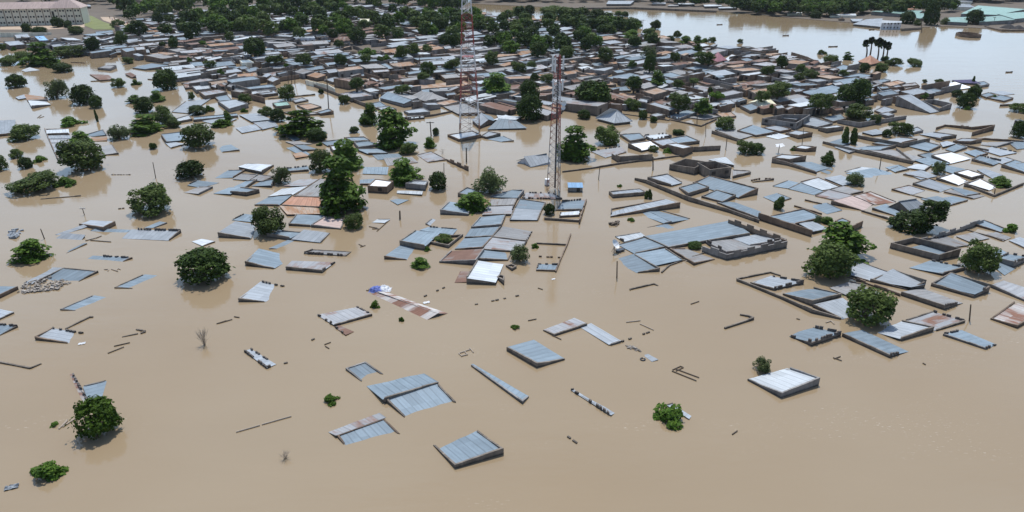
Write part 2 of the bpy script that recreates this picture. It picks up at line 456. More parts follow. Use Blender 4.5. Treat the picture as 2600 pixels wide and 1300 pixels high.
WALLM = ['cement', 'cement', 'mud', 'greyblock', 'cement']
def panel(walls, para, roofs, P, edges, rec, rng, thick=0.2, roof=True):
    """one room: walls under each edge, the broken or whole parapet along it, the roof sheet between"""
    n = 4
    on = [e != '0' for e in edges]
    I = inset(P, [thick] * n)
    drop = [0.0 if e in '13' else rec + 0.04 for e in edges]
    sunk = roof and min(p.z for p in P) < 0.12
    for i in range(n):
        a, b, c, d = P[i], P[(i + 1) % n], I[(i + 1) % n], I[i]
        L = (b - a).length
        if L < 0.25: continue
        if max(a.z, b.z) - drop[i] > -0.3:
            k = max(1, min(12, int(L / 0.9)))
            for s in range(k):
                s0, s1 = s / k, (s + 1) / k
                jit = rng.uniform(-0.025, 0.03) if edges[i] == '1' and roof else 0
                lo = [a.lerp(b, s0), a.lerp(b, s1), d.lerp(c, s1), d.lerp(c, s0)]
                lift = lambda z: rec * (1 - max(0.0, min(1.0, z / 0.35))) if sunk and edges[i] != '0' else 0.0   # kerbs of the low ends stand just out of the flood
                hi = [Vector((q.x, q.y, q.z - drop[i] + jit + lift(q.z))) for q in lo]
                lo = [Vector((q.x, q.y, min(-0.7, h.z - 0.1))) for q, h in zip(lo, hi)]
                walls.hexa(lo, hi)
        if edges[i] in '23':
            step = (0.55, 0.2) if edges[i] == '2' else (1.3, 0.42)
            k = max(2, int(L / step[0]))
            for s in range(k):
                if rng.random() < 0.36: continue
                s0 = (s + rng.uniform(0.02, 0.2)) / k; s1 = (s + rng.uniform(0.7, 0.98)) / k
                if edges[i] == '3': s0, s1 = s / k, (s + 0.62) / k
                base = drop[i] - 0.03
                lo = [a.lerp(b, s0), a.lerp(b, s1), d.lerp(c, s1), d.lerp(c, s0)]
                if edges[i] == '3': lo = [a.lerp(b, s0), a.lerp(b, s1), d.lerp(c, s1), d.lerp(c, s0)]
                hgt = rng.uniform(0.7, 1.25) * step[1] + (rec if edges[i] == '2' else 0)
                if edges[i] == '3': base = 0.03
                hi = [Vector((q.x, q.y, q.z - base + hgt)) for q in lo]
                lo = [Vector((q.x, q.y, q.z - base)) for q in lo]
                if max(h.z for h in hi) > 0.02: walls.hexa(lo, hi, 1)
    if roof:
        ov = [thick * 0.6 if e in '13' else (0.02 if e == '2' else -0.14) for e in edges]
        Q = inset(P, ov)
        f = lsq_plane(P)
        r0 = rec if any(on) else 0.0
        def sink(z): return z - r0 * max(0.0, min(1.0, z / 0.35)) if sunk else z - r0      # the sheet meets the flood where its walls do
        Q = [Vector((q.x, q.y, sink(f(q.x, q.y)))) for q in Q]
        rb = MB(); roof_sheet(rb, Q, rng.random() * 50); roofs.append(rb)

HOUSES = []     # footprints in plan, for keeping the fill clear of them
SIZEW = ((14, 'tiny'), (26, 'small'), (55, 'mid-sized'), (110, 'large'), (1e9, 'very large'))
ROOFW = dict(z='blue-grey zinc roof', p='pale silvery roof', w='whitish roof', W='glaring white roof', k='heavily rusted striped roof', g='dull grey roof', m='rust-streaked tin roof', r='rust-brown roof',
             o='tan rusted roof', t='teal green roof', b='blue roof', O='orange roof', P='pink roof', v='dark purple roof', c='cream roof', s='brick-pink roof')
def auto_edges(P, rng):
    zs = [max(P[i].z, P[(i + 1) % 4].z) for i in range(4)]
    lo = min(range(4), key=lambda i: P[i].z + P[(i + 1) % 4].z)
    e = ''
    for i in range(4):
        if i == lo and zs[i] < 0.45: e += '0'
        else: e += '2' if rng.random() < 0.28 else '1'
    return e
def house(panels, wallmat=None, label=None, name='flooded_house', openings=True, group='flooded houses', cat='house', seed=None, state=None):
    """panels: list of (roof material, edge codes, four 3D corners)"""
    rng = random.Random(seed if seed is not None else int(abs(panels[0][2][0].x * 97 + panels[0][2][0].y * 31)))
    allp = [p for q in panels for p in q[2]]
    c = sum(allp, Vector()) / len(allp); o = Vector((c.x, c.y, 0))
    r = root(name, o)
    wm = wallmat or rng.choice(WALLM)
    walls, para, rl = MB(), MB(), []
    area = 0
    for mat, ed, P in panels:
        ed = auto_edges(P, rng) if ed == '-' else ed
        rb = []
        panel(walls, para, rb, P, ed, min(rng.uniform(0.15, 0.21), 0.30 * max(p.z for p in P)) if P[0].y < 260 else rng.uniform(.12, .2), rng, roof=mat != 'R')
        rl += [(mat, x) for x in rb]
        area += abs((P[1] - P[0]).cross(P[3] - P[0]).z)
        HOUSES.append([Vector((p.x, p.y)) for p in P])
    if walls.f: walls.build('wall', [wm, 'parapet'], r, o)
    for mat, x in rl: x.build('roof', mat, r, o)
    if openings:
        mat, ed, P = panels[0]
        for i in range(4):
            a, b = P[i], P[(i + 1) % 4]
            d = b - a; L = Vector((d.x, d.y)).length
            zt = min(a.z, b.z)
            nrm = Vector((d.y, -d.x, 0)).normalized() if L > .1 else Vector((0, 0, 0))
            mid = (a + b) / 2
            if (mid - Vector((c.x, c.y, mid.z))).dot(nrm) < 0: nrm = -nrm
            if nrm.y > -0.55 or zt < 1.3 or L < 2.6: continue
            k = min(3, max(1, int(L / 2.6)))
            rz = math.atan2(d.y, d.x)
            for s in range(k):
                if rng.random() < 0.35: continue
                q = a.lerp(b, (s + rng.uniform(0.35, 0.65)) / k)
                if zt > 1.9 and rng.random() < 0.4:
                    m = MB(); m.box((q.x + nrm.x * .02, q.y + nrm.y * .02, 0.85), (0.95, 0.07, 1.75), rz); m.build('door', 'dark', r, o)
                else:
                    m = MB(); m.box((q.x + nrm.x * .02, q.y + nrm.y * .02, min(zt - 0.6, 1.3)), (0.85, 0.07, 0.7), rz); m.build('window', 'dark', r, o)
    px = pix(sum(allp, Vector()) / len(allp))
    if label: tag(r, label, cat, group)
    else:
        mat = panels[0][0]
        sw = next(w for a_, w in SIZEW if area < a_)
        if mat == 'R': d = sw + ' roofless walled room'
        else:
            zmin, zmax = min(p.z for p in allp), max(p.z for p in allp)
            st = state or ('barely showing ' if zmax < 0.3 else 'half-sunk tilted ' if zmin < 0.1 else 'low ' if zmax < 1.0 else 'tall ' if zmax > 3 else '')
            d = sw + ' ' + cat + ' with ' + st + ROOFW[mat]
        later(r, px, d, cat, group)
    return r

def parse(q):
    t = [[float(v) for v in c.split(',')] for c in q]
    return [top(*c) for c in t]
def houses(txt):
    for line in txt.strip().splitlines():
        line = line.split('#')[0].strip()
        if not line: continue
        lab = None; wm = None
        if '|' in line: line, lab = [s.strip() for s in line.split('|')]
        ps = []
        for part in line.split('/'):
            w = part.split()
            mat, ed = w[0], w[1]
            if ':' in mat: mat, wm = mat.split(':')
            ps.append((mat, ed, parse(w[2:6])))
        house(ps, wm, lab)

# low walls left standing in the water: material, top heights in photo pixels, points
def ruins(txt):
    for line in txt.strip().splitlines():
        line = line.strip()
        if not line: continue
        lab = None
        if '|' in line: line, lab = [s.strip() for s in line.split('|')]
        w = line.split()
        mat, kind = w[0], w[1]
        pts = []
        for c in w[2:]:
            v = [float(q) for q in c.split(',')]
            pts.append(top(v[0], v[1], v[2] if len(v) > 2 else 2))
        wall_line(mat, kind, pts, lab)
WALLW = dict(cement='grey-brown block', mud='brown mud', greyblock='grey block', parapet='dark stained', whitewall='white', cream='cream', rubble='crumbled pale block')
def wall_line(mat, kind, pts, lab=None, name='boundary_wall', group='garden walls in the flood'):
    rng = random.Random(int(abs(pts[0].x * 53 + pts[0].y * 11)))
    mb = MB()
    tot = 0
    for a, b in zip(pts, pts[1:]):
        d = b - a; d2 = Vector((d.x, d.y)); L = d2.length; tot += L
        if L < .1: continue
        nrm = Vector((-d.y, d.x, 0)).normalized() * 0.1
        step = 0.6 if kind == 'd' else 1.0 if kind in 's' else 1.3
        k = max(1, int(L / step))
        for s in range(k):
            if kind == 'd' and rng.random() < 0.42: continue
            e = 0.01 / k
            s0, s1 = s / k, (s + 1) / k
            if kind == 'd': s0, s1 = (s + .1) / k, (s + rng.uniform(.6, .95)) / k
            p, q = a.lerp(b, s0), a.lerp(b, s1)
            j = {'s': rng.uniform(-.04, .04), 'd': rng.uniform(-.02, .06), 'r': rng.uniform(-.35, .3), 'c': (0.42 if s % 2 else 0.0)}[kind]
            zp, zq = max(p.z + j, 0.06), max(q.z + j, 0.06)
            lo = [Vector((v.x, v.y, -0.8)) for v in (p - nrm, q - nrm, q + nrm, p + nrm)]
            hi = [Vector((v.x, v.y, z)) for v, z in zip((p - nrm, q - nrm, q + nrm, p + nrm), (zp, zq, zq, zp))]
            mb.hexa(lo, hi)
    o = sum(pts, Vector()) / len(pts); o.z = 0
    ob = mb.build(name, mat, None, o)
    ob['kind'] = 'thing'
    if lab: tag(ob, lab, 'wall', group)
    else:
        zm = max(p.z for p in pts)
        d = ('long ' if tot > 14 else 'short ' if tot < 5 else '') + WALLW[mat] + {'s': ' wall', 'd': ' dashed wall', 'r': ' wall with ragged top', 'c': ' wall with stepped top'}[kind]
        if zm < 0.35: d += ' just awash'
        later(ob, pix(o), d, 'wall', group)
    return ob

# ------------------------------------------------------------------ trees
TOWN = [(0, 122), (70, 104), (180, 108), (330, 92), (300, 78), (340, 62), (420, 44), (600, 24), (800, 14), (1000, 18), (1170, 30), (1240, 44), (1350, 54), (1500, 74), (1610, 92), (1690, 112),
        (1790, 126), (1900, 132), (2010, 152), (2100, 168), (2180, 188), (2230, 200), (2330, 222), (2400, 232), (2380, 245), (2280, 268), (2200, 268), (2120, 292),
        (1950, 296), (1870, 288), (1700, 292), (1620, 284), (1450, 282), (1400, 296), (1290, 290), (1150, 284), (1000, 268), (905, 238), (860, 214), (770, 200), (735, 190), (700, 216), (640, 250), (560, 246),
        (500, 236), (452, 214), (440, 178), (400, 158), (300, 148), (215, 142), (140, 128)]
def in_poly(p, poly):
    c = False; j = len(poly) - 1
    for i in range(len(poly)):
        if (poly[i][1] > p[1]) != (poly[j][1] > p[1]) and p[0] < (poly[j][0] - poly[i][0]) * (p[1] - poly[i][1]) / (poly[j][1] - poly[i][1]) + poly[i][0]: c = not c
        j = i
    return c
def leaf_cloud(mb, lobes, n, size, rng, flatn=0.0, hollow=0.72):
    """many small leaf sprays through a crown made of lobes (centre, radii)"""
    tot = sum((l[1][0] * l[1][1] * l[1][2]) ** (2 / 3) for l in lobes)
    for c, rad in lobes:
        k = int(n * (rad[0] * rad[1] * rad[2]) ** (2 / 3) / tot)
        for _ in range(k):
            d = Vector((rng.gauss(0, 1), rng.gauss(0, 1), rng.gauss(0, 1)))
            if d.length < 1e-3: continue
            d.normalize()
            if d.z < -0.55: d.z *= 0.4; d.normalize()
            rr = hollow + (1 - hollow) * rng.random() ** 0.6
            if rng.random() < .14: rr *= rng.uniform(1.0, 1.3)
            wob = 1 + 0.22 * noise.noise(d * 2.3 + Vector(c) * 9)
            p = Vector((c[0] + d.x * rad[0] * rr * wob, c[1] + d.y * rad[1] * rr * wob, c[2] + d.z * rad[2] * rr * wob))
            nrm = (d * 0.8 + Vector((rng.gauss(0, .5), rng.gauss(0, .5), 0.5 + rng.gauss(0, .4) + flatn))).normalized()
            a = nrm.orthogonal().normalized(); a.rotate(Matrix.Rotation(rng.random() * 6.28, 3, nrm)); b = nrm.cross(a)
            s = size * rng.uniform(0.6, 1.35); w = s * rng.uniform(0.45, 0.8)
            k0 = len(mb.v)
            mb.v += [tuple(p - a * s), tuple(p + b * w + nrm * s * .15), tuple(p + a * s), tuple(p - b * w - nrm * s * .1)]
            mb.f.append((k0, k0 + 1, k0 + 2, k0 + 3)); mb.m.append(0); mb.uv.append([(0, 0)] * 4)
def lobes_of(kind, rng):
    L = []
    if kind in 'dk':
        L.append(((0, 0, 0), (.40, .40, .42)))
        for k in range(13):
            a = rng.random() * 6.28; e = rng.uniform(-.3, 1.25)
            r = rng.uniform(.13, .2)
            L.append(((math.cos(a) * math.cos(e) * .33, math.sin(a) * math.cos(e) * .33, math.sin(e) * .34), (r, r, r * .9)))
    elif kind == 'n':
        L.append(((0, 0, -.02), (.38, .38, .40)))
        for k in range(24):
            a = rng.random() * 6.28; e = rng.uniform(-.5, 1.35)
            r = rng.uniform(.09, .19); q = rng.uniform(.30, .42)
            L.append(((math.cos(a) * math.cos(e) * q, math.sin(a) * math.cos(e) * q, math.sin(e) * q), (r, r, r * .85)))
    elif kind == 'u':
        L.append(((0, 0, -.05), (.27, .27, .36)))
        for t in range(6):
            z = -.36 + t * .155; q = (.42, .5, .48, .41, .3, .16)[t]
            for k in range((8, 9, 9, 7, 5, 2)[t]):
                a = rng.random() * 6.28; d = q * rng.uniform(.4, 1) - .1
                r = rng.uniform(.11, .19)
                L.append(((math.cos(a) * d, math.sin(a) * d, z + rng.uniform(-.06, .06)), (r, r, r * .45)))
    elif kind == 'b':
        L.append(((0, 0, -.08), (.24, .24, .3)))
        for k in range(26):
            a = rng.random() * 6.28; e = rng.uniform(-.7, 1.4); q = rng.uniform(.2, .40)
            r = rng.uniform(.10, .18)
            L.append(((math.cos(a) * math.cos(e) * q, math.sin(a) * math.cos(e) * q, math.sin(e) * q), (r, r, r * 1.2)))
    elif kind == 'q':
        L.append(((-.2, 0, -.16), (.29, .3, .34))); L.append(((.2, .05, .12), (.24, .26, .32)))
        for k in range(20):
            a = rng.random() * 6.28; e = rng.uniform(-.5, 1.4); b = k % 2
            r = rng.uniform(.07, .14)
            L.append((((-.2, .2)[b] + math.cos(a) * math.cos(e) * .27, math.sin(a) * math.cos(e) * .3, (-.16, .12)[b] + math.sin(e) * .33), (r, r, r)))
    elif kind == 's':
        for k in range(14):
            a = rng.random() * 6.28; q = rng.uniform(0, .4)
            r = rng.uniform(.1, .17)
            L.append(((math.cos(a) * q, math.sin(a) * q, rng.uniform(-.1, .3) * (1 - q)), (r, r, r)))
    elif kind == 'c':
        for k in range(9):
            z = -.45 + k * .11; r = .34 * (1 - abs(z) * .9)
            L.append(((rng.uniform(-.06, .06), rng.uniform(-.06, .06), z), (r, r, .12)))
    return L
CROWN = {}
KINDS = {  # leaf material, leaves, leaf size, name, words
    'd': ('leaf_mango', 4400, .038, 'mango_tree', 'dense dark round-crowned tree'),
    'q': ('leaf_mango', 4200, .036, 'mango_tree', 'ragged two-topped dark tree'),
    'k': ('leaf_umbrella', 3600, .040, 'mango_tree', 'rounded mid-green clumpy tree'),
    'n': ('leaf_neem', 4600, .033, 'neem_tree', 'feathery mid-green tree'),
    'u': ('leaf_umbrella', 3600, .042, 'almond_tree', 'bright green tree with layered branches'),
    'b': ('leaf_bush', 3800, .031, 'willowy_tree', 'thin grey-green tree'),
    's': ('leaf_shrub', 1300, .055, 'shrub', 'low bright green shrub'),
    'c': ('leaf_neem', 1100, .075, 'slender_tree', 'narrow upright green tree')}
for k, (lm, n, sz, nm, wd) in KINDS.items():
    for v in range(3):
        rng = random.Random(hash((ord(k), v)) & 0xffff)
        mb = MB(); leaf_cloud(mb, lobes_of(k, rng), n, sz, rng, 0.9 if k == 'u' else 0.0)
        me = mb.build('crown', lm); CROWN[k, v] = me.data; bpy.data.objects.remove(me)
        mb = MB(); mb.tube((0, 0, -1.4), (0.01, 0, -.25), .05, .038, 7); mb.tube((0.01, 0, -.25), (.02, .02, .1), .038, .02, 6)
        for q in range(5):
            a = q * 1.26 + rng.random(); e = rng.uniform(.15, .32)
            mid = Vector((math.cos(a) * .12, math.sin(a) * .12, -.1 + .05 * q)); end = Vector((math.cos(a) * e, math.sin(a) * e, .02 + rng.uniform(0, .2)))
            mb.tube((0.01, 0, -.28 + .03 * q), mid, .022, .015, 5); mb.tube(mid, end, .015, .006, 5)
        me = mb.build('trunk', 'bark'); CROWN[k, v, 't'] = me.data; bpy.data.objects.remove(me)
SIZET = ((3.2, 'very small'), (5, 'small'), (7.5, ''), (10.5, 'big'), (99, 'huge'))
TREES = 0
def tree_dims(x, y, w, h, kind):
    s = ppm(y - h / 2)
    W, H = w / s, h / s
    dep = math.atan2(CAM_H, ground(x, y).y)
    a = W / 2
    bb = (H / 2) ** 2 - (a * math.sin(dep)) ** 2
    b = math.sqrt(max(bb, (a * 0.35) ** 2)) / math.cos(dep)
    zc = b * (0.62 if kind != 's' else 0.2)
    if y < 300 and in_poly((x, y), TOWN): zc += 1.9      # on dry yards between the walls the crown hangs clear of the roofs
    c = ground(x, y - h / 2, zc)
    return W, b, zc, c
def tree(x, y, w, h, kind, label=None, group='trees standing in the flood', leaf=None):
    global TREES
    TREES += 1
    W, b, zc, c = tree_dims(x, y, w, h, kind)
    lm, n, sz, nm, wd = KINDS[kind]
    rng = random.Random(int(x * 13 + y * 7))
    r = root(nm, (c.x, c.y, 0)); r.rotation_euler.z = rng.random() * 6.28 if kind != 'q' else 0
    v = rng.randrange(3)
    cr = bpy.data.objects.new('crown', CROWN[kind, v]); COL.objects.link(cr); cr.parent = r
    k = {'q': .95, 'k': .86, 'd': .88, 'n': .95, 'u': 1.2, 'b': .95, 's': 1.0, 'c': 1.05}[kind]
    cr.location.z = zc; cr.rotation_euler = (rng.gauss(0, .12), rng.gauss(0, .12), 0); cr.scale = (W * k * rng.uniform(.92, 1.12), W * k * rng.uniform(.92, 1.12), 2 * b * (k if kind not in 'dk' else 1.02) * (1.0 if kind != 's' else 1.6))
    tr = bpy.data.objects.new('trunk', CROWN[kind, v, 't']); COL.objects.link(tr); tr.parent = r
    tr.location.z = zc; tr.scale = (W, W, 2 * b)
    if label: tag(r, label, 'shrub' if kind == 's' else 'tree', group)
    else:
        sw = next(q for a_, q in SIZET if W < a_)
        later(r, (x, y - h / 2), (sw + ' ' + wd).strip(), 'shrub' if kind == 's' else 'tree', group)
    return r
def trees(txt):
    for it in txt.split(';'):
        it = it.strip()
        if not it: continue
        lab = None
        if '|' in it: it, lab = it.split('|')
        q = it.split(',')
        tree(*(float(v) for v in q[:4]), q[4].strip(), lab.strip() if lab else None)
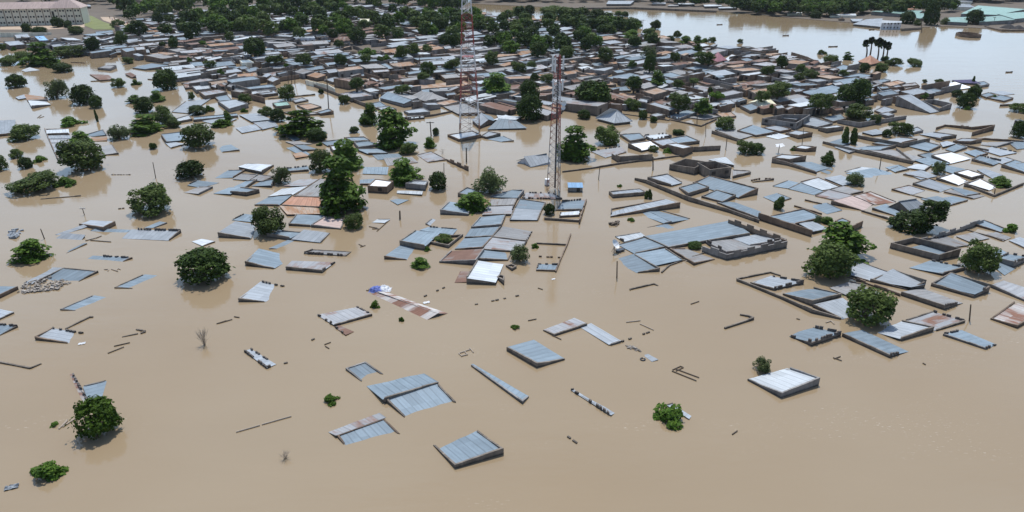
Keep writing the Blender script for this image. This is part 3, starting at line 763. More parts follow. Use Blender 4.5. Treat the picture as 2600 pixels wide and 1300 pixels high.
# ------------------------------------------------------------------ houses, room by room: roof, parapet codes, corners (x, y, height over the waterline), photo pixels
houses("""
z 0010 932,979,0 1066,943,0 1113,970,10 975,1011,13 / z 0101 980,1012,9 1113,973,9 1158,1023,0 1027,1061,0 | pair of zinc roofs back to back in the open water, highest of the lower middle
z 1101 877,934,5 928,918,4 973,951,0 918,970,0 | small zinc roof framed by dark parapets, just behind the back-to-back pair of roofs
m 0000 835,1096,0 958,1047,0 976,1060,6 854,1104,5 / z 1101 855,1104,5 975,1062,5 1016,1103,0 873,1130,0 | sunken ridge house with scraps of sheet along its ridge, below the back-to-back roofs
z 0111 1100,1132,0 1212,1094,0 1279,1138,15 1155,1180,10 | lowest zinc-roofed room in the photo, blue-grey and tilting away from the viewer
z 0011 1196,928,2 1201,925,1 1343,1008,1 1327,1019,7 | long dark wall with a sliver of roof, running below the thin-legged wooden frame
p 2002 1449,990,2 1457,987,0 1557,1048,1 1549,1052,4 | narrow floating-looking strip of roof with dark blocks on it, alone in open water
p 1002 1690,1027,3 1710,1022,0 1754,1054,0 1747,1062,3 | crumpled strip of roof lying beside the leafy bush, lower middle of the flood
w:greyblock 0111 1898,964,2 2006,931,14 2083,959,19 1985,998,13 | bright white roofed room alone in open water with a bush at its corner
k 2000 187,948,4 228,1021,5 206,1022,0 178,953,0 / z 1000 213,979,4 268,966,1 255,1014,0 229,1021,2 | wavy sunken roof with dashed ridge above the clumpy tree at lower left
p 1000 163,679,5 85,719,3 50,718,0 130,680,0 / z 1100 163,679,5 249,687,5 200,716,0 100,716,0 | white-edged hipped roof spilling a heap of pale rubble
z 0100 -70,726,2 45,727,8 -5,750,9 -90,760,0
z 2100 238,648,3 336,653,4 313,665,0 218,660,0
z 1001 290,730,2 363,696,4 395,701,0 337,734,0
z 1001 152,785,3 235,750,3 275,757,0 192,790,0
p 0010 -70,790,0 -5,785,1 35,793,3 -20,818,3
z 2100 -60,815,4 45,827,4 -8,857,0 -80,850,0
p 1201 87,855,8 132,831,4 222,848,0 172,873,0
p 2222 619,891,2 637,885,1 702,925,1 677,934,3
p 0201 604,757,9 664,714,3 724,728,0 672,768,0
z 0001 621,663,11 658,631,4 745,651,0 695,682,1
m 0021 725,677,8 742,660,6 852,666,1 818,686,7
g 2112 771,642,3 794,633,2 893,640,0 879,648,3
m 0212 805,800,1 910,780,1 945,797,5 848,825,4
r 0002 850,830,2 862,827,1 895,842,1 876,849,3
k 0000 962,742,4 1111,794,8 1080,813,0 945,748,0 / k 0000 962,742,4 1111,794,8 1134,796,0 985,740,0 | long rusty gable roof afloat beside the blue and white tarpaulin heap
z 0001 975,650,8 1017,622,5 1064,632,0 1033,661,0
z 1001 1014,611,14 1055,583,8 1115,590,4 1078,622,13
R:cement 1111 1085,612,6 1110,598,6 1176,594,6 1139,622,8 | roofless walled yard with a green bush inside, beside the stepped row of roofs
z 0200 1068,584,2 1090,575,1 1160,582,0 1148,594,4
p 1001 1080,567,3 1096,555,2 1110,560,0 1092,575,0
z 0111 1219,549,5 1284,544,6 1273,569,8 1196,575,5
z 0110 1196,579,5 1272,574,8 1252,598,6 1180,602,3
z 0110 1180,604,4 1251,600,6 1226,627,6 1155,632,2
r 0111 1145,635,4 1230,630,10 1208,660,13 1115,663,4
g 0210 1278,574,4 1352,588,1 1338,612,2 1248,600,6
m 0210 1246,602,5 1338,614,2 1322,640,1 1228,632,5
z 0110 1228,634,5 1300,641,2 1290,660,2 1215,655,8
w:cement 0001 1211,659,10 1276,669,4 1257,713,10 1184,702,17 | white corrugated roof house at the near end of the stepped row of roofs
R:cement 1111 1261,702,6 1270,696,6 1281,700,8 1280,712,12
R:cement 1111 1284,673,4 1300,669,4 1312,675,6 1300,681,7
r 0000 1170,690,1 1190,690,2 1182,715,2 1157,716,1
z 2112 1366,670,1 1419,671,2 1412,687,3 1361,685,3
z 0011 1633,599,5 1856,558,8 1905,591,8 1697,627,6 | longest blue-grey zinc roof, beside the compound with notched walls
z 0101 1634,601,4 1688,626,5 1613,642,4 1571,620,2
z 0100 1611,644,4 1690,629,6 1733,657,6 1663,671,6 / z 0110 1558,659,1 1611,644,4 1676,680,9 1619,694,0 | near end of the long zinc roofs, low corner under water by a thin pole
g 1011 1700,630,5 1740,629,4 1815,660,0 1762,667,7
w 1002 1562,600,2 1625,590,1 1636,598,3 1585,612,4
g:greyblock 0013 1790,612,5 1880,603,5 1950,625,8 1845,639,13 / p:greyblock 0130 1862,602,4 1950,590,4 1998,607,12 1905,621,8 | compound of two pale roofs behind grey walls with a notched top
z 0100 1646,534,3 1706,561,7 1688,566,3 1622,543,0 / z 0010 1646,534,3 1706,561,7 1752,556,0 1680,535,0
z 1000 1640,578,0 1690,567,1 1716,582,0 1660,594,0
p 1012 1552,529,3 1688,505,4 1728,513,14 1550,549,3
p 1111 1546,485,8 1625,478,5 1642,487,9 1556,494,9
p 1101 1644,449,12 1695,440,9 1732,461,5 1704,468,6
z 1110 1759,463,4 1801,445,10 1926,477,16 1877,500,5 | large zinc roof with a high grey wall, below the unfinished concrete block
z 1111 1724,475,4 1770,462,4 1801,474,9 1748,490,10
z 1111 1781,497,5 1820,481,7 1869,494,10 1834,512,4
z 0001 1820,513,3 1860,511,1 1930,536,3 1925,552,8
R:greyblock 1111 1770,412,25 1815,408,25 1858,424,26 1803,431,24 / R:cement 1111 1700,417,14 1740,402,22 1795,410,22 1764,426,18 | unfinished grey concrete block house without a roof, two open boxes
w 0000 1800,405,6 1842,399,6 1864,418,6 1830,412,6
g 1110 1862,430,4 1905,433,4 1907,436,6 1862,446,7
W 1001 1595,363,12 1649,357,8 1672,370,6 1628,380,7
p 1011 1655,357,6 1697,350,6 1720,361,6 1682,370,8
z 1110 1702,350,6 1743,343,6 1777,357,8 1724,363,8
w:mud 1111 1691,366,16 1716,362,14 1760,372,16 1735,377,22
z 1111 1574,340,6 1625,337,5 1640,350,6 1600,357,6
w 2222 1632,343,5 1690,338,5 1706,345,5 1650,353,5
m 2000 1501,382,3 1575,372,3 1590,383,4 1537,399,2
p:whitewall 0000 1332,398,18 1387,391,18 1397,411,5 1348,422,3 / z 0000 1332,398,18 1387,391,18 1372,395,5 1314,410,4 | blue-white gabled house with a small dormer beside the slim antenna mast
z 1111 1162,489,10 1185,474,8 1215,482,4 1205,500,6
z 1110 1245,497,4 1300,481,5 1331,481,10 1316,500,8
z 1011 1117,532,12 1140,511,7 1195,518,4 1190,543,5
g 0111 1245,505,5 1314,502,6 1306,520,5 1238,523,4
m 0210 1238,524,4 1306,521,5 1298,543,5 1225,545,4
z 1101 1319,503,6 1386,513,4 1377,531,4 1307,525,6
p 0101 1306,527,5 1376,532,4 1366,556,5 1294,555,6
z 2011 1426,510,4 1485,505,6 1476,530,6 1411,532,3
w 0212 1423,539,3 1474,534,4 1472,545,5 1420,548,5
m 2222 1335,488,3 1405,490,3 1428,505,2 1325,503,2
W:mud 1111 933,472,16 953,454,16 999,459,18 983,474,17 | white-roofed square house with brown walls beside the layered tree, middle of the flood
p:greyblock 1111 1029,465,14 1050,456,12 1087,459,8 1080,470,14
w 0000 1010,484,2 1072,486,3 1070,493,4 1009,490,2
O 1010 744,497,5 812,499,5 815,525,4 715,520,4 | bright rust-orange roof tucked against the tall dark tree clump
g 0101 812,452,5 850,460,5 815,497,4 748,494,4
w 0010 716,478,4 778,472,5 741,493,4 680,499,2
z 0010 681,500,3 738,495,4 707,519,5 646,519,3
m 0000 722,472,2 760,456,2 808,455,4 779,471,4
o 0000 712,523,3 825,529,3 822,543,3 730,543,5
z 0011 752,543,5 821,546,5 787,571,5 732,567,6
s 0111 825,548,5 876,556,4 866,580,3 789,570,7 | mottled brick-pink tin roof next to the round tree, middle of the flood
z 0101 676,592,10 715,584,6 764,588,2 735,602,8
p 0010 742,606,4 772,583,3 838,592,1 815,614,3
z 0001 683,631,2 731,610,2 755,612,0 705,633,0
p 0001 552,590,12 598,561,6 650,568,3 635,604,4 | broad pale sheet roof in front of the round tree, wall facing the viewer
z 2000 590,558,1 620,543,1 650,548,1 640,562,3
z 0000 993,509,1 1010,505,1 1035,508,1 1010,518,2
w 0100 948,564,1 960,556,1 990,556,2 975,565,2
z 0000 925,425,1 985,424,1 982,443,1 922,440,2
z 0010 915,455,3 950,453,3 945,466,5 915,466,4
m 1110 1060,392,2 1095,384,2 1135,404,3 1088,411,2
z 0000 945,392,1 1010,390,1 1025,402,1 960,405,1
g 0000 975,402,1 1045,398,2 1060,412,1 985,420,1
z 1010 818,359,5 870,352,5 888,364,5 833,369,4
z 1111 873,348,5 925,346,5 940,355,6 895,358,8
z 1111 898,359,9 935,357,5 962,366,6 910,373,7
w 1111 837,369,10 884,367,6 890,378,6 845,381,8
z 1010 907,377,6 960,375,5 985,388,4 935,388,6
z 1011 745,367,4 770,365,3 808,379,2 768,380,6
g 0000 726,360,2 760,358,2 790,366,1 750,367,3
z 0000 729,376,1 755,370,1 790,395,1 760,392,1
o 0000 745,391,2 765,386,1 785,396,2 752,400,4
z 2010 713,428,4 780,421,3 783,430,5 715,436,4
w 1111 1136,341,6 1200,332,6 1222,341,9 1165,353,7 | white flat roof under the feet of the tall red and white mast
p 1111 1221,344,5 1240,332,5 1271,338,9 1235,348,5
z 0110 1240,353,1 1278,345,2 1305,356,3 1275,360,1
p 0000 1200,303,10 1222,288,16 1240,302,16 1218,321,6 / z 0000 1222,288,16 1240,302,16 1262,310,4 1246,294,6 | small steep gabled house tucked between the tall mast and the striped hip roof
z 0000 1268,302,16 1308,304,16 1336,325,4 1239,327,4 / w 0000 1268,302,16 1308,304,16 1325,296,5 1262,292,5 | striped blue-white hip roof beside the tall red and white mast
w 0000 1255,303,12 1284,292,12 1310,300,10 1272,306,10
p 0011 200,568,4 228,557,6 292,561,11 262,577,10
p 0000 215,570,5 225,573,3 155,597,0 145,595,1 / p 0000 163,593,6 214,597,6 205,610,0 140,607,0
p 0210 312,604,1 334,580,6 459,583,8 430,609,2 | striped zinc roof edged with dark blocks beside the feathery tree, left side
z 1000 230,585,1 240,580,2 328,584,2 318,592,0
z 0010 370,577,1 405,563,1 424,565,3 392,578,1
z 0010 152,648,0 212,618,2 221,618,2 165,646,0
w 0010 490,613,1 512,607,1 546,613,2 516,624,2
w 1010 117,327,4 172,326,4 174,337,9 120,339,6
p 0000 120,344,3 175,343,3 178,351,5 125,352,4
m 0000 128,354,3 180,352,3 178,361,4 131,362,4
m 0000 131,364,3 180,362,3 180,372,4 136,373,4
p 0000 136,374,3 178,373,3 165,383,4 140,385,5
z 1100 220,340,2 262,328,4 270,340,5 235,345,2
o 0000 232,350,1 270,346,2 270,356,2 232,358,1
g 0110 258,372,2 285,366,3 301,388,4 262,394,1
p 0010 -40,306,4 37,303,4 40,336,6 -40,345,6 | pale ribbed roof cut by the photo's left edge, beside a feathery tree
z 1001 408,340,7 470,332,5 472,354,4 420,357,8
p 0010 420,362,2 445,360,2 470,366,1 435,374,3
z 0010 555,372,0 585,367,1 608,380,3 565,386,1
w 0010 606,422,8 630,412,7 695,418,4 665,433,10 | white sheet roof with curled edge near the low rows of zinc roofs, left middle
z 0110 548,450,2 580,431,3 622,430,5 592,449,3
g 0110 592,453,3 614,440,3 655,442,4 635,456,4
g 0110 636,456,4 660,442,3 695,447,3 670,458,4
z 0110 595,472,2 625,458,3 653,454,6 622,475,6
z 0111 584,485,8 610,474,5 658,480,10 625,488,10
z 0000 545,491,1 582,476,2 610,475,3 585,492,4
z 0110 640,470,3 665,458,3 700,452,5 690,468,8
z 2000 476,469,3 500,458,3 553,464,1 512,476,1
g 0110 470,488,1 505,474,2 540,473,5 505,490,5
""")
houses("""
w:mud 1111 2011,374,8 2035,368,8 2074,372,12 2046,378,8
w 1111 1961,399,10 1985,391,10 2048,395,14 2006,404,12
z 0001 2010,413,4 2060,410,3 2105,425,2 2070,434,4
z 0000 2105,362,4 2135,352,4 2160,362,4 2140,368,4
z 0110 2155,378,3 2200,370,4 2277,367,8 2240,378,5
g 0001 2200,381,2 2260,378,1 2340,400,2 2318,407,6
p 0000 2190,335,4 2225,328,4 2250,338,4 2215,342,4
p 0110 2253,355,4 2285,347,4 2330,352,6 2290,361,8
p 1110 2308,327,4 2330,321,4 2345,330,6 2322,335,6
p 0110 2335,339,3 2370,334,4 2430,342,8 2390,348,8
z 1110 2308,369,4 2338,356,4 2390,368,6 2360,382,5
p 0000 2388,362,2 2405,358,3 2425,364,5 2395,372,4
z 0110 2402,378,3 2430,364,4 2457,372,5 2425,384,4
p 1111 2420,357,6 2442,350,6 2495,352,10 2465,359,8
g 0010 2492,366,3 2515,360,3 2574,358,6 2535,370,4
p 0200 2498,381,3 2520,372,3 2582,386,3 2540,394,3
z 1001 2560,362,2 2610,352,2 2640,372,2 2580,378,2
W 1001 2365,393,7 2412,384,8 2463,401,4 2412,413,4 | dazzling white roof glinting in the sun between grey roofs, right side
z 1201 2468,402,7 2487,394,3 2544,407,4 2520,418,4
z 1001 2544,416,9 2575,405,5 2640,425,2 2610,440,4
z 0000 2324,407,3 2355,399,3 2410,415,3 2370,423,4
w 0010 2302,424,4 2330,415,3 2367,418,4 2350,430,5
z 0000 2372,425,1 2400,418,2 2450,430,2 2420,440,3
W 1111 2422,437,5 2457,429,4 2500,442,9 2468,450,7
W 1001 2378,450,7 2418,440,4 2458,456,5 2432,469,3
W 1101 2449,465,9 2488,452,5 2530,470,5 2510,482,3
p 0000 2482,431,2 2500,428,2 2545,444,1 2520,452,2
p 1001 2318,464,6 2357,453,4 2418,474,3 2385,487,1
m 1101 2264,479,4 2308,469,4 2348,482,2 2312,494,2
z 0000 2385,505,1 2420,498,1 2455,506,2 2415,518,3
g 0001 2397,486,3 2425,482,2 2498,497,1 2470,503,3
z 1000 1962,472,1 2000,457,3 2028,464,3 2000,477,2
z 1000 2002,478,2 2030,464,3 2088,485,2 2066,494,1
w 1100 2033,460,6 2077,449,5 2133,472,5 2088,481,3 | white-roofed house among half-drowned zinc roofs, beside the thin grey-green tree
p 0000 2095,452,3 2135,445,2 2175,462,2 2140,470,3
z 0000 2150,440,1 2221,426,2 2268,441,0 2200,460,0
w 1000 2145,434,2 2185,423,3 2222,427,2 2180,436,2
z 0000 2075,430,1 2110,426,0 2150,441,0 2115,447,0
m 1100 2070,495,3 2103,480,3 2165,494,4 2120,506,3
g 1010 2110,478,3 2140,471,3 2193,485,5 2160,492,3
s 0001 2111,509,10 2164,497,6 2220,517,3 2187,533,2
k 1100 2168,495,5 2210,485,4 2275,511,2 2222,517,3 | dark red-brown rusted roof next to the half-sunk grey gable, right side
z 0001 2215,527,6 2250,517,6 2290,541,3 2272,548,1
p 0000 2284,512,22 2325,505,22 2358,532,2 2316,541,2 / g 0000 2284,512,22 2325,505,22 2300,518,3 2253,526,3 | half-sunk grey gable with a dark triangular end wall, behind the ragged dark tree
z 0100 2060,524,0 2100,514,2 2138,533,1 2100,542,1
z 0000 1998,511,0 2015,506,0 2030,516,0 2010,522,0
z 1110 1957,547,6 2040,528,6 2092,551,5 2020,566,8 / p 0000 2028,567,4 2065,562,4 2100,580,5 2065,586,8
z:mud 1111 2120,560,4 2138,552,4 2160,561,5 2140,568,5
z 0111 2473,567,6 2497,557,3 2560,581,3 2543,590,2
g 0001 2505,595,3 2530,589,2 2566,602,2 2545,610,3
p 0001 2562,612,1 2590,602,2 2640,620,2 2605,630,3
R:cement 1111 2262,616,14 2320,601,14 2441,631,20 2386,647,16 / z 0000 2318,628,2 2355,619,2 2425,637,2 2384,648,2 | large roofless walled enclosure behind the feathery tree at the right
g 2000 2355,607,3 2400,598,2 2460,620,4 2425,624,5
z 0210 2313,680,1 2365,660,3 2452,678,8 2398,691,9
z 1000 2520,672,3 2540,664,2 2574,682,1 2550,697,1
z 2221 2532,655,10 2560,641,6 2620,652,6 2577,664,16
z 1121 2365,718,8 2414,691,7 2517,722,20 2473,751,6 | grey zinc roof with dark blocks on it, before the right-hand feathery tree
m 0001 2517,722,8 2550,712,3 2650,742,2 2610,765,4
p 0101 2150,697,3 2172,659,2 2253,688,4 2207,712,3
p 0101 2210,707,8 2270,683,5 2353,711,20 2305,735,2 | bright ribbed zinc roof with tall end wall, beside the big twin tree
g 0021 2289,740,10 2345,730,3 2445,768,3 2400,776,11
p 0221 1905,716,5 1960,700,2 2042,713,8 1965,732,6
z 0111 1988,745,4 2066,728,3 2138,745,8 2064,763,14
p 0001 2064,772,8 2140,756,4 2190,790,2 2136,808,3
g 0110 2110,730,3 2160,713,3 2200,722,3 2155,748,6
z 0222 2007,853,3 2058,825,3 2137,843,10 2063,866,13
z 0021 2139,846,8 2190,838,2 2306,893,1 2260,901,8 | long grey sloping roof nearest the open water, lower right row
p 0110 2226,840,3 2290,812,3 2373,829,12 2289,857,9
m 1210 2300,811,2 2368,789,4 2452,813,6 2378,838,3
z 2021 2395,847,5 2440,837,2 2530,877,0 2503,884,4
k 1011 2515,808,3 2575,765,2 2650,790,6 2584,826,8 | red-rusted roof with white streaks cut by the right edge of the photo
m 0011 1379,839,1 1458,808,1 1491,821,6 1407,849,5
p 0010 1477,831,1 1500,822,1 1577,866,4 1550,875,3 | buckled ribbed sheet roof floating beside a line of dark blocks
p 0000 1637,903,0 1645,900,1 1667,913,1 1656,916,1
z 0011 1286,881,9 1355,862,3 1434,913,1 1363,922,12 | square blue-grey zinc roof alone in the water, tilted toward the right
m 1111 666,186,6 745,175,6 753,184,8 680,195,9
z 1111 761,175,6 818,165,6 825,174,8 775,180,8
o 1111 851,174,8 912,166,8 923,174,16 860,182,20 | tan rusted roof on high windowless walls in the packed middle of town
g 1111 910,164,8 960,160,8 985,172,14 930,174,14
z 1111 960,161,8 980,159,8 1001,173,12 975,177,12
o 1111 987,161,8 1041,155,8 1057,165,14 1003,170,14
r 1111 987,190,3 1015,189,4 1033,199,6 1003,197,6
o 0110 1039,217,5 1180,204,5 1203,216,5 1055,226,5 | longest tan roof in town, passing behind the tall red and white mast
z 1111 1066,227,4 1110,222,4 1121,234,5 1078,238,5
p 1111 1111,222,4 1150,219,4 1162,231,5 1123,234,5
o 1111 1151,219,4 1205,216,4 1212,229,5 1164,232,5
z:greyblock 0000 984,234,16 1046,252,18 1026,264,9 965,247,9 / g 0000 984,234,16 1046,252,18 1062,247,9 1002,230,9 | neat blue-grey gabled house with plain grey end wall, short of the tall mast
g 0000 1068,231,14 1098,236,14 1085,258,5 1042,245,5 / g 0000 1098,236,14 1099,237,14 1136,251,5 1085,258,5 | dull grey hip roof next to the neat blue-grey gable, left of the tall mast
o 1111 1101,261,5 1147,251,5 1168,257,6 1128,267,6
g 1110 1126,268,5 1180,261,5 1232,285,8 1165,288,6
p 1111 1025,281,5 1075,273,5 1092,283,8 1038,287,8
w 1121 1030,294,3 1073,291,3 1078,296,6 1034,300,6
z 1111 938,262,5 965,257,5 985,270,4 955,273,4
p 1111 957,272,5 988,268,5 1007,276,6 970,280,6
m 1111 862,237,5 915,228,5 947,242,10 892,248,12
w 1111 919,226,6 944,221,6 969,229,9 938,234,9
o 1111 925,202,5 950,194,5 982,202,6 950,208,6
z 1111 952,208,5 978,204,5 1002,212,6 974,216,6
p 1111 822,201,5 850,194,5 876,199,7 845,208,7
z 1111 889,188,4 908,186,4 916,193,5 896,195,5
z 1111 910,186,4 930,185,4 938,192,5 918,193,5
p 1111 677,202,12 691,191,14 711,200,12 692,208,12
p 1111 640,228,4 690,214,4 702,224,5 655,232,5
p 1111 650,236,5 695,228,4 706,236,6 665,240,8
t 1111 691,261,5 730,257,5 738,266,8 702,270,8 | only teal green roof in the flooded quarter, beside a small feathery tree
p 1111 742,254,4 767,247,4 783,253,4 750,260,4
o 1111 753,266,4 790,262,3 816,270,4 780,278,5
z 1111 800,285,4 835,275,6 847,281,9 815,288,6
g 1111 718,284,3 775,278,3 815,289,3 750,290,5
o 1111 1422,183,6 1465,176,6 1482,186,8 1440,191,8
o 1111 1463,188,6 1503,182,6 1516,188,12 1478,194,12
w 1111 1462,162,5 1490,158,5 1508,164,5 1478,167,5
w 1111 1463,170,6 1492,166,6 1512,173,6 1484,178,6
o 1111 1525,161,5 1565,155,5 1571,161,10 1537,165,10
z 1111 1500,160,5 1524,157,5 1537,164,6 1512,168,6
p:greyblock 1111 1492,176,14 1555,169,10 1558,172,14 1535,180,16
g 1111 1688,180,5 1718,174,5 1768,186,6 1720,190,6
z 1111 1735,172,5 1775,166,5 1820,175,6 1780,180,6
z 1111 1778,183,6 1806,173,6 1838,179,8 1808,188,8
r 1111 1871,210,6 1935,202,6 1950,209,10 1885,218,10
p 1111 1835,213,5 1875,209,5 1886,218,8 1850,222,8
g 1111 1808,219,5 1838,213,5 1858,225,8 1822,229,6
m 1111 1732,224,4 1770,214,4 1822,224,5 1770,238,5
r 1111 1770,206,5 1815,203,5 1831,210,6 1795,215,6
r 1111 1646,262,5 1680,252,5 1700,259,8 1665,268,8
o 1111 1550,245,3 1575,234,4 1628,240,4 1600,250,4
z 1111 1548,223,4 1590,217,4 1603,229,5 1560,231,5
o 1111 1512,208,5 1545,204,5 1565,214,6 1530,217,6
w 1111 1798,261,5 1825,256,5 1834,266,12 1808,270,12
p 1111 1822,256,5 1855,251,6 1868,262,10 1838,266,12
p 1111 1848,252,5 1885,246,5 1895,256,6 1860,260,6
c:cream 0000 1920,255,15 1956,252,15 1978,272,7 1940,275,7 / c 0000 1920,255,15 1956,252,15 1930,250,7 1900,262,7 | cream gabled house glowing in the sun, right of the white pyramid roof
z 1111 1880,268,8 1908,262,8 1934,272,10 1905,281,8
z 2112 1694,294,4 1742,277,4 1770,284,8 1725,300,7
g 1111 1745,298,2 1790,287,3 1830,295,3 1790,303,3
o 1111 1818,287,4 1855,282,4 1870,294,4 1835,298,4
p 1111 1650,291,6 1670,285,6 1690,291,9 1665,296,9
z 1111 1617,275,4 1635,266,5 1657,273,6 1628,281,6
w:mud 1111 1838,150,4 1858,137,4 1870,140,8 1850,155,8
z 1111 2114,173,5 2140,163,5 2170,169,6 2138,180,6
o 1111 2049,170,4 2085,163,4 2118,171,5 2080,176,5
O 1111 2079,177,4 2100,172,4 2112,176,5 2090,181,5
z 1111 2150,192,4 2180,185,5 2220,191,6 2190,198,6
z 1111 2210,207,4 2245,199,4 2262,203,5 2230,212,5
o:mud 1111 2240,212,4 2280,203,4 2300,209,8 2262,219,12
g:mud 1111 2285,213,5 2325,209,5 2336,218,10 2300,226,12
z 1111 2340,216,4 2375,211,4 2385,219,4 2352,223,4
z 1111 2338,229,6 2365,221,5 2398,230,9 2370,235,9
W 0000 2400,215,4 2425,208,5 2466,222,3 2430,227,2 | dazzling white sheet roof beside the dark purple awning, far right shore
v 0000 2418,203,6 2470,202,6 2490,212,4 2440,210,4 | dark purple awning roof behind the dazzling sheet, far right shore
z 1111 2476,208,3 2500,206,3 2513,213,6 2490,217,6
z 1111 2488,240,3 2510,234,3 2528,240,4 2505,247,4
z 1111 2509,248,3 2540,240,3 2574,248,4 2550,256,4
p 0000 2515,234,1 2545,231,1 2576,238,1 2545,242,1
p:greyblock 0001 2278,243,26 2312,239,24 2384,280,5 2360,286,3 / R:greyblock 1111 2340,255,12 2370,252,12 2418,262,14 2385,275,9 | tall grey warehouse with a stepped white roof sliding down to the water, right side
z 0000 2228,222,12 2252,219,14 2270,234,6 2248,238,6
p 1111 2220,280,4 2245,268,4 2278,279,6 2240,287,6
p 1111 2231,288,6 2255,283,6 2272,290,8 2255,294,8
p 1111 2020,311,6 2063,296,5 2115,312,5 2075,322,6
z 1111 2088,298,4 2135,288,4 2148,300,5 2115,308,5
w 1111 2078,324,8 2125,317,5 2143,321,10 2100,326,12
R:greyblock 1111 1935,300,16 1990,290,16 2058,291,20 2022,312,18 / p 0000 1985,299,8 2010,295,8 2048,296,8 2020,303,8 | large grey block-walled building open to the sky beside the cream gabled house
z 1011 1872,330,6 1910,316,6 1970,334,6 1920,343,5
p 1111 1935,323,5 1975,316,5 2010,327,6 1980,333,6
p 1111 1995,337,6 2020,330,5 2064,335,12 2028,343,10
g 0001 1815,330,2 1860,325,3 1910,343,3 1875,352,5
w 2000 1945,345,2 1975,337,3 2005,345,2 1975,352,2
p 0000 40,246,3 62,240,2 68,248,3 48,252,2
o 0010 62,238,4 118,246,4 120,252,5 70,254,4
w 0010 72,254,4 115,255,4 128,265,3 80,268,8
g 1111 247,172,5 270,165,4 295,165,8 280,174,6
r 0010 228,187,3 275,190,1 288,201,3 255,203,4
r 0000 318,187,4 330,184,7 345,192,6 336,196,3
z 0110 336,170,4 385,160,5 440,165,8 370,175,4
w 0000 55,178,1 75,171,1 100,178,1 65,182,1
b 1111 86,92,8 112,90,8 124,102,16 100,103,16 | small house with a light blue roof, before the long cream school
p 1111 580,145,8 628,128,8 640,140,12 588,148,12
w 1111 490,145,6 520,140,6 534,147,8 500,150,8
z 1111 478,158,6 512,156,6 522,166,8 488,168,8
p 1111 560,148,6 585,146,6 598,158,8 566,158,8
z:cream 1111 608,153,8 632,151,8 645,158,12 614,159,14
z 1111 604,168,6 624,166,6 636,175,6 612,176,6
z 1111 620,174,6 650,169,6 662,176,8 632,183,8
p 1111 680,166,6 720,163,6 728,173,8 690,174,8
p 0000 335,126,6 375,122,6 380,134,10 340,134,14
o 1111 660,78,8 690,71,8 706,76,16 676,84,16
p 1111 611,90,6 655,88,6 680,92,8 630,95,8
p:whitewall 1111 745,94,8 795,90,8 800,96,14 752,98,16 | long pale house with doors and windows facing the viewer, upper middle town
z 1111 800,88,6 815,84,6 832,90,12 804,93,12
z:whitewall 1111 1060,58,8 1110,54,8 1132,60,14 1072,68,10
p 1111 1090,65,8 1128,60,8 1134,65,12 1098,70,14
z 1111 1010,55,6 1040,53,6 1072,59,10 1020,63,8
p 0000 608,291,3 650,288,2 690,303,3 640,308,4
p 0001 640,310,2 692,305,2 705,318,3 665,327,4
p 0000 600,325,2 650,315,2 668,327,2 615,337,2
z 0001 690,318,2 712,322,2 760,352,2 742,357,3
p 1000 436,283,2 470,257,3 535,249,3 480,286,3
w 1111 443,301,4 480,291,3 488,301,6 446,309,5
z 1011 490,297,5 600,287,4 604,293,5 491,304,6
p 0000 515,307,2 560,299,2 600,301,3 560,319,1
m 1111 460,211,3 520,196,3 552,204,3 500,215,4
r 0111 465,213,3 545,207,3 552,215,4 470,223,5
w 1111 487,218,8 530,214,6 535,224,9 498,228,10
m 1111 505,232,8 560,226,6 577,233,10 520,243,12
z 1101 545,246,5 575,238,4 588,252,5 560,259,6
z 1111 593,225,6 690,213,5 700,220,8 600,229,9
w 1111 632,232,5 680,226,4 692,232,6 640,239,6
p:greyblock 1111 552,256,8 600,252,8 630,262,12 582,276,10
o 1111 580,190,6 650,182,5 655,193,8 586,196,8
z:mud 1111 305,123,18 340,119,16 345,127,20 320,132,22 / m:mud 1111 341,119,16 366,117,16 370,125,20 346,127,20
m 1111 348,110,8 415,104,8 420,111,14 356,117,16
p 1111 300,100,6 355,96,6 362,104,10 312,108,10
z 1111 240,80,7 285,76,7 290,82,11 245,86,11
p 1111 125,112,8 150,108,8 162,116,14 136,119,14
p 1111 35,88,8 70,84,8 78,94,12 42,97,12
p 0010 2120,372,3 2150,366,2 2190,378,3 2158,386,5
z 0001 2215,362,4 2250,356,4 2290,363,4 2258,370,6
z 1001 2330,392,3 2360,386,3 2385,394,3 2352,401,4
z 0110 2250,425,1 2282,418,2 2310,428,3 2275,436,3
p 0000 2300,440,1 2340,432,2 2378,447,2 2338,455,2
z 0010 2405,470,2 2440,478,2 2490,490,3 2455,496,4
z 0000 2340,505,1 2380,498,1 2415,510,2 2372,518,3
p 0110 2520,405,2 2555,398,3 2600,412,3 2560,420,4
z 0110 2450,385,3 2480,378,3 2510,388,4 2480,396,5
g 0000 2430,600,2 2475,590,2 2510,604,2 2465,614,3
z 0010 2500,640,2 2540,632,2 2565,645,3 2530,652,4
z 0110 1940,500,1 1975,490,2 2010,503,2 1972,514,2
g 0000 2160,740,2 2200,730,2 2240,745,2 2195,757,4
c:cream 0000 915,42,14 940,40,14 936,54,22 914,56,22
""")
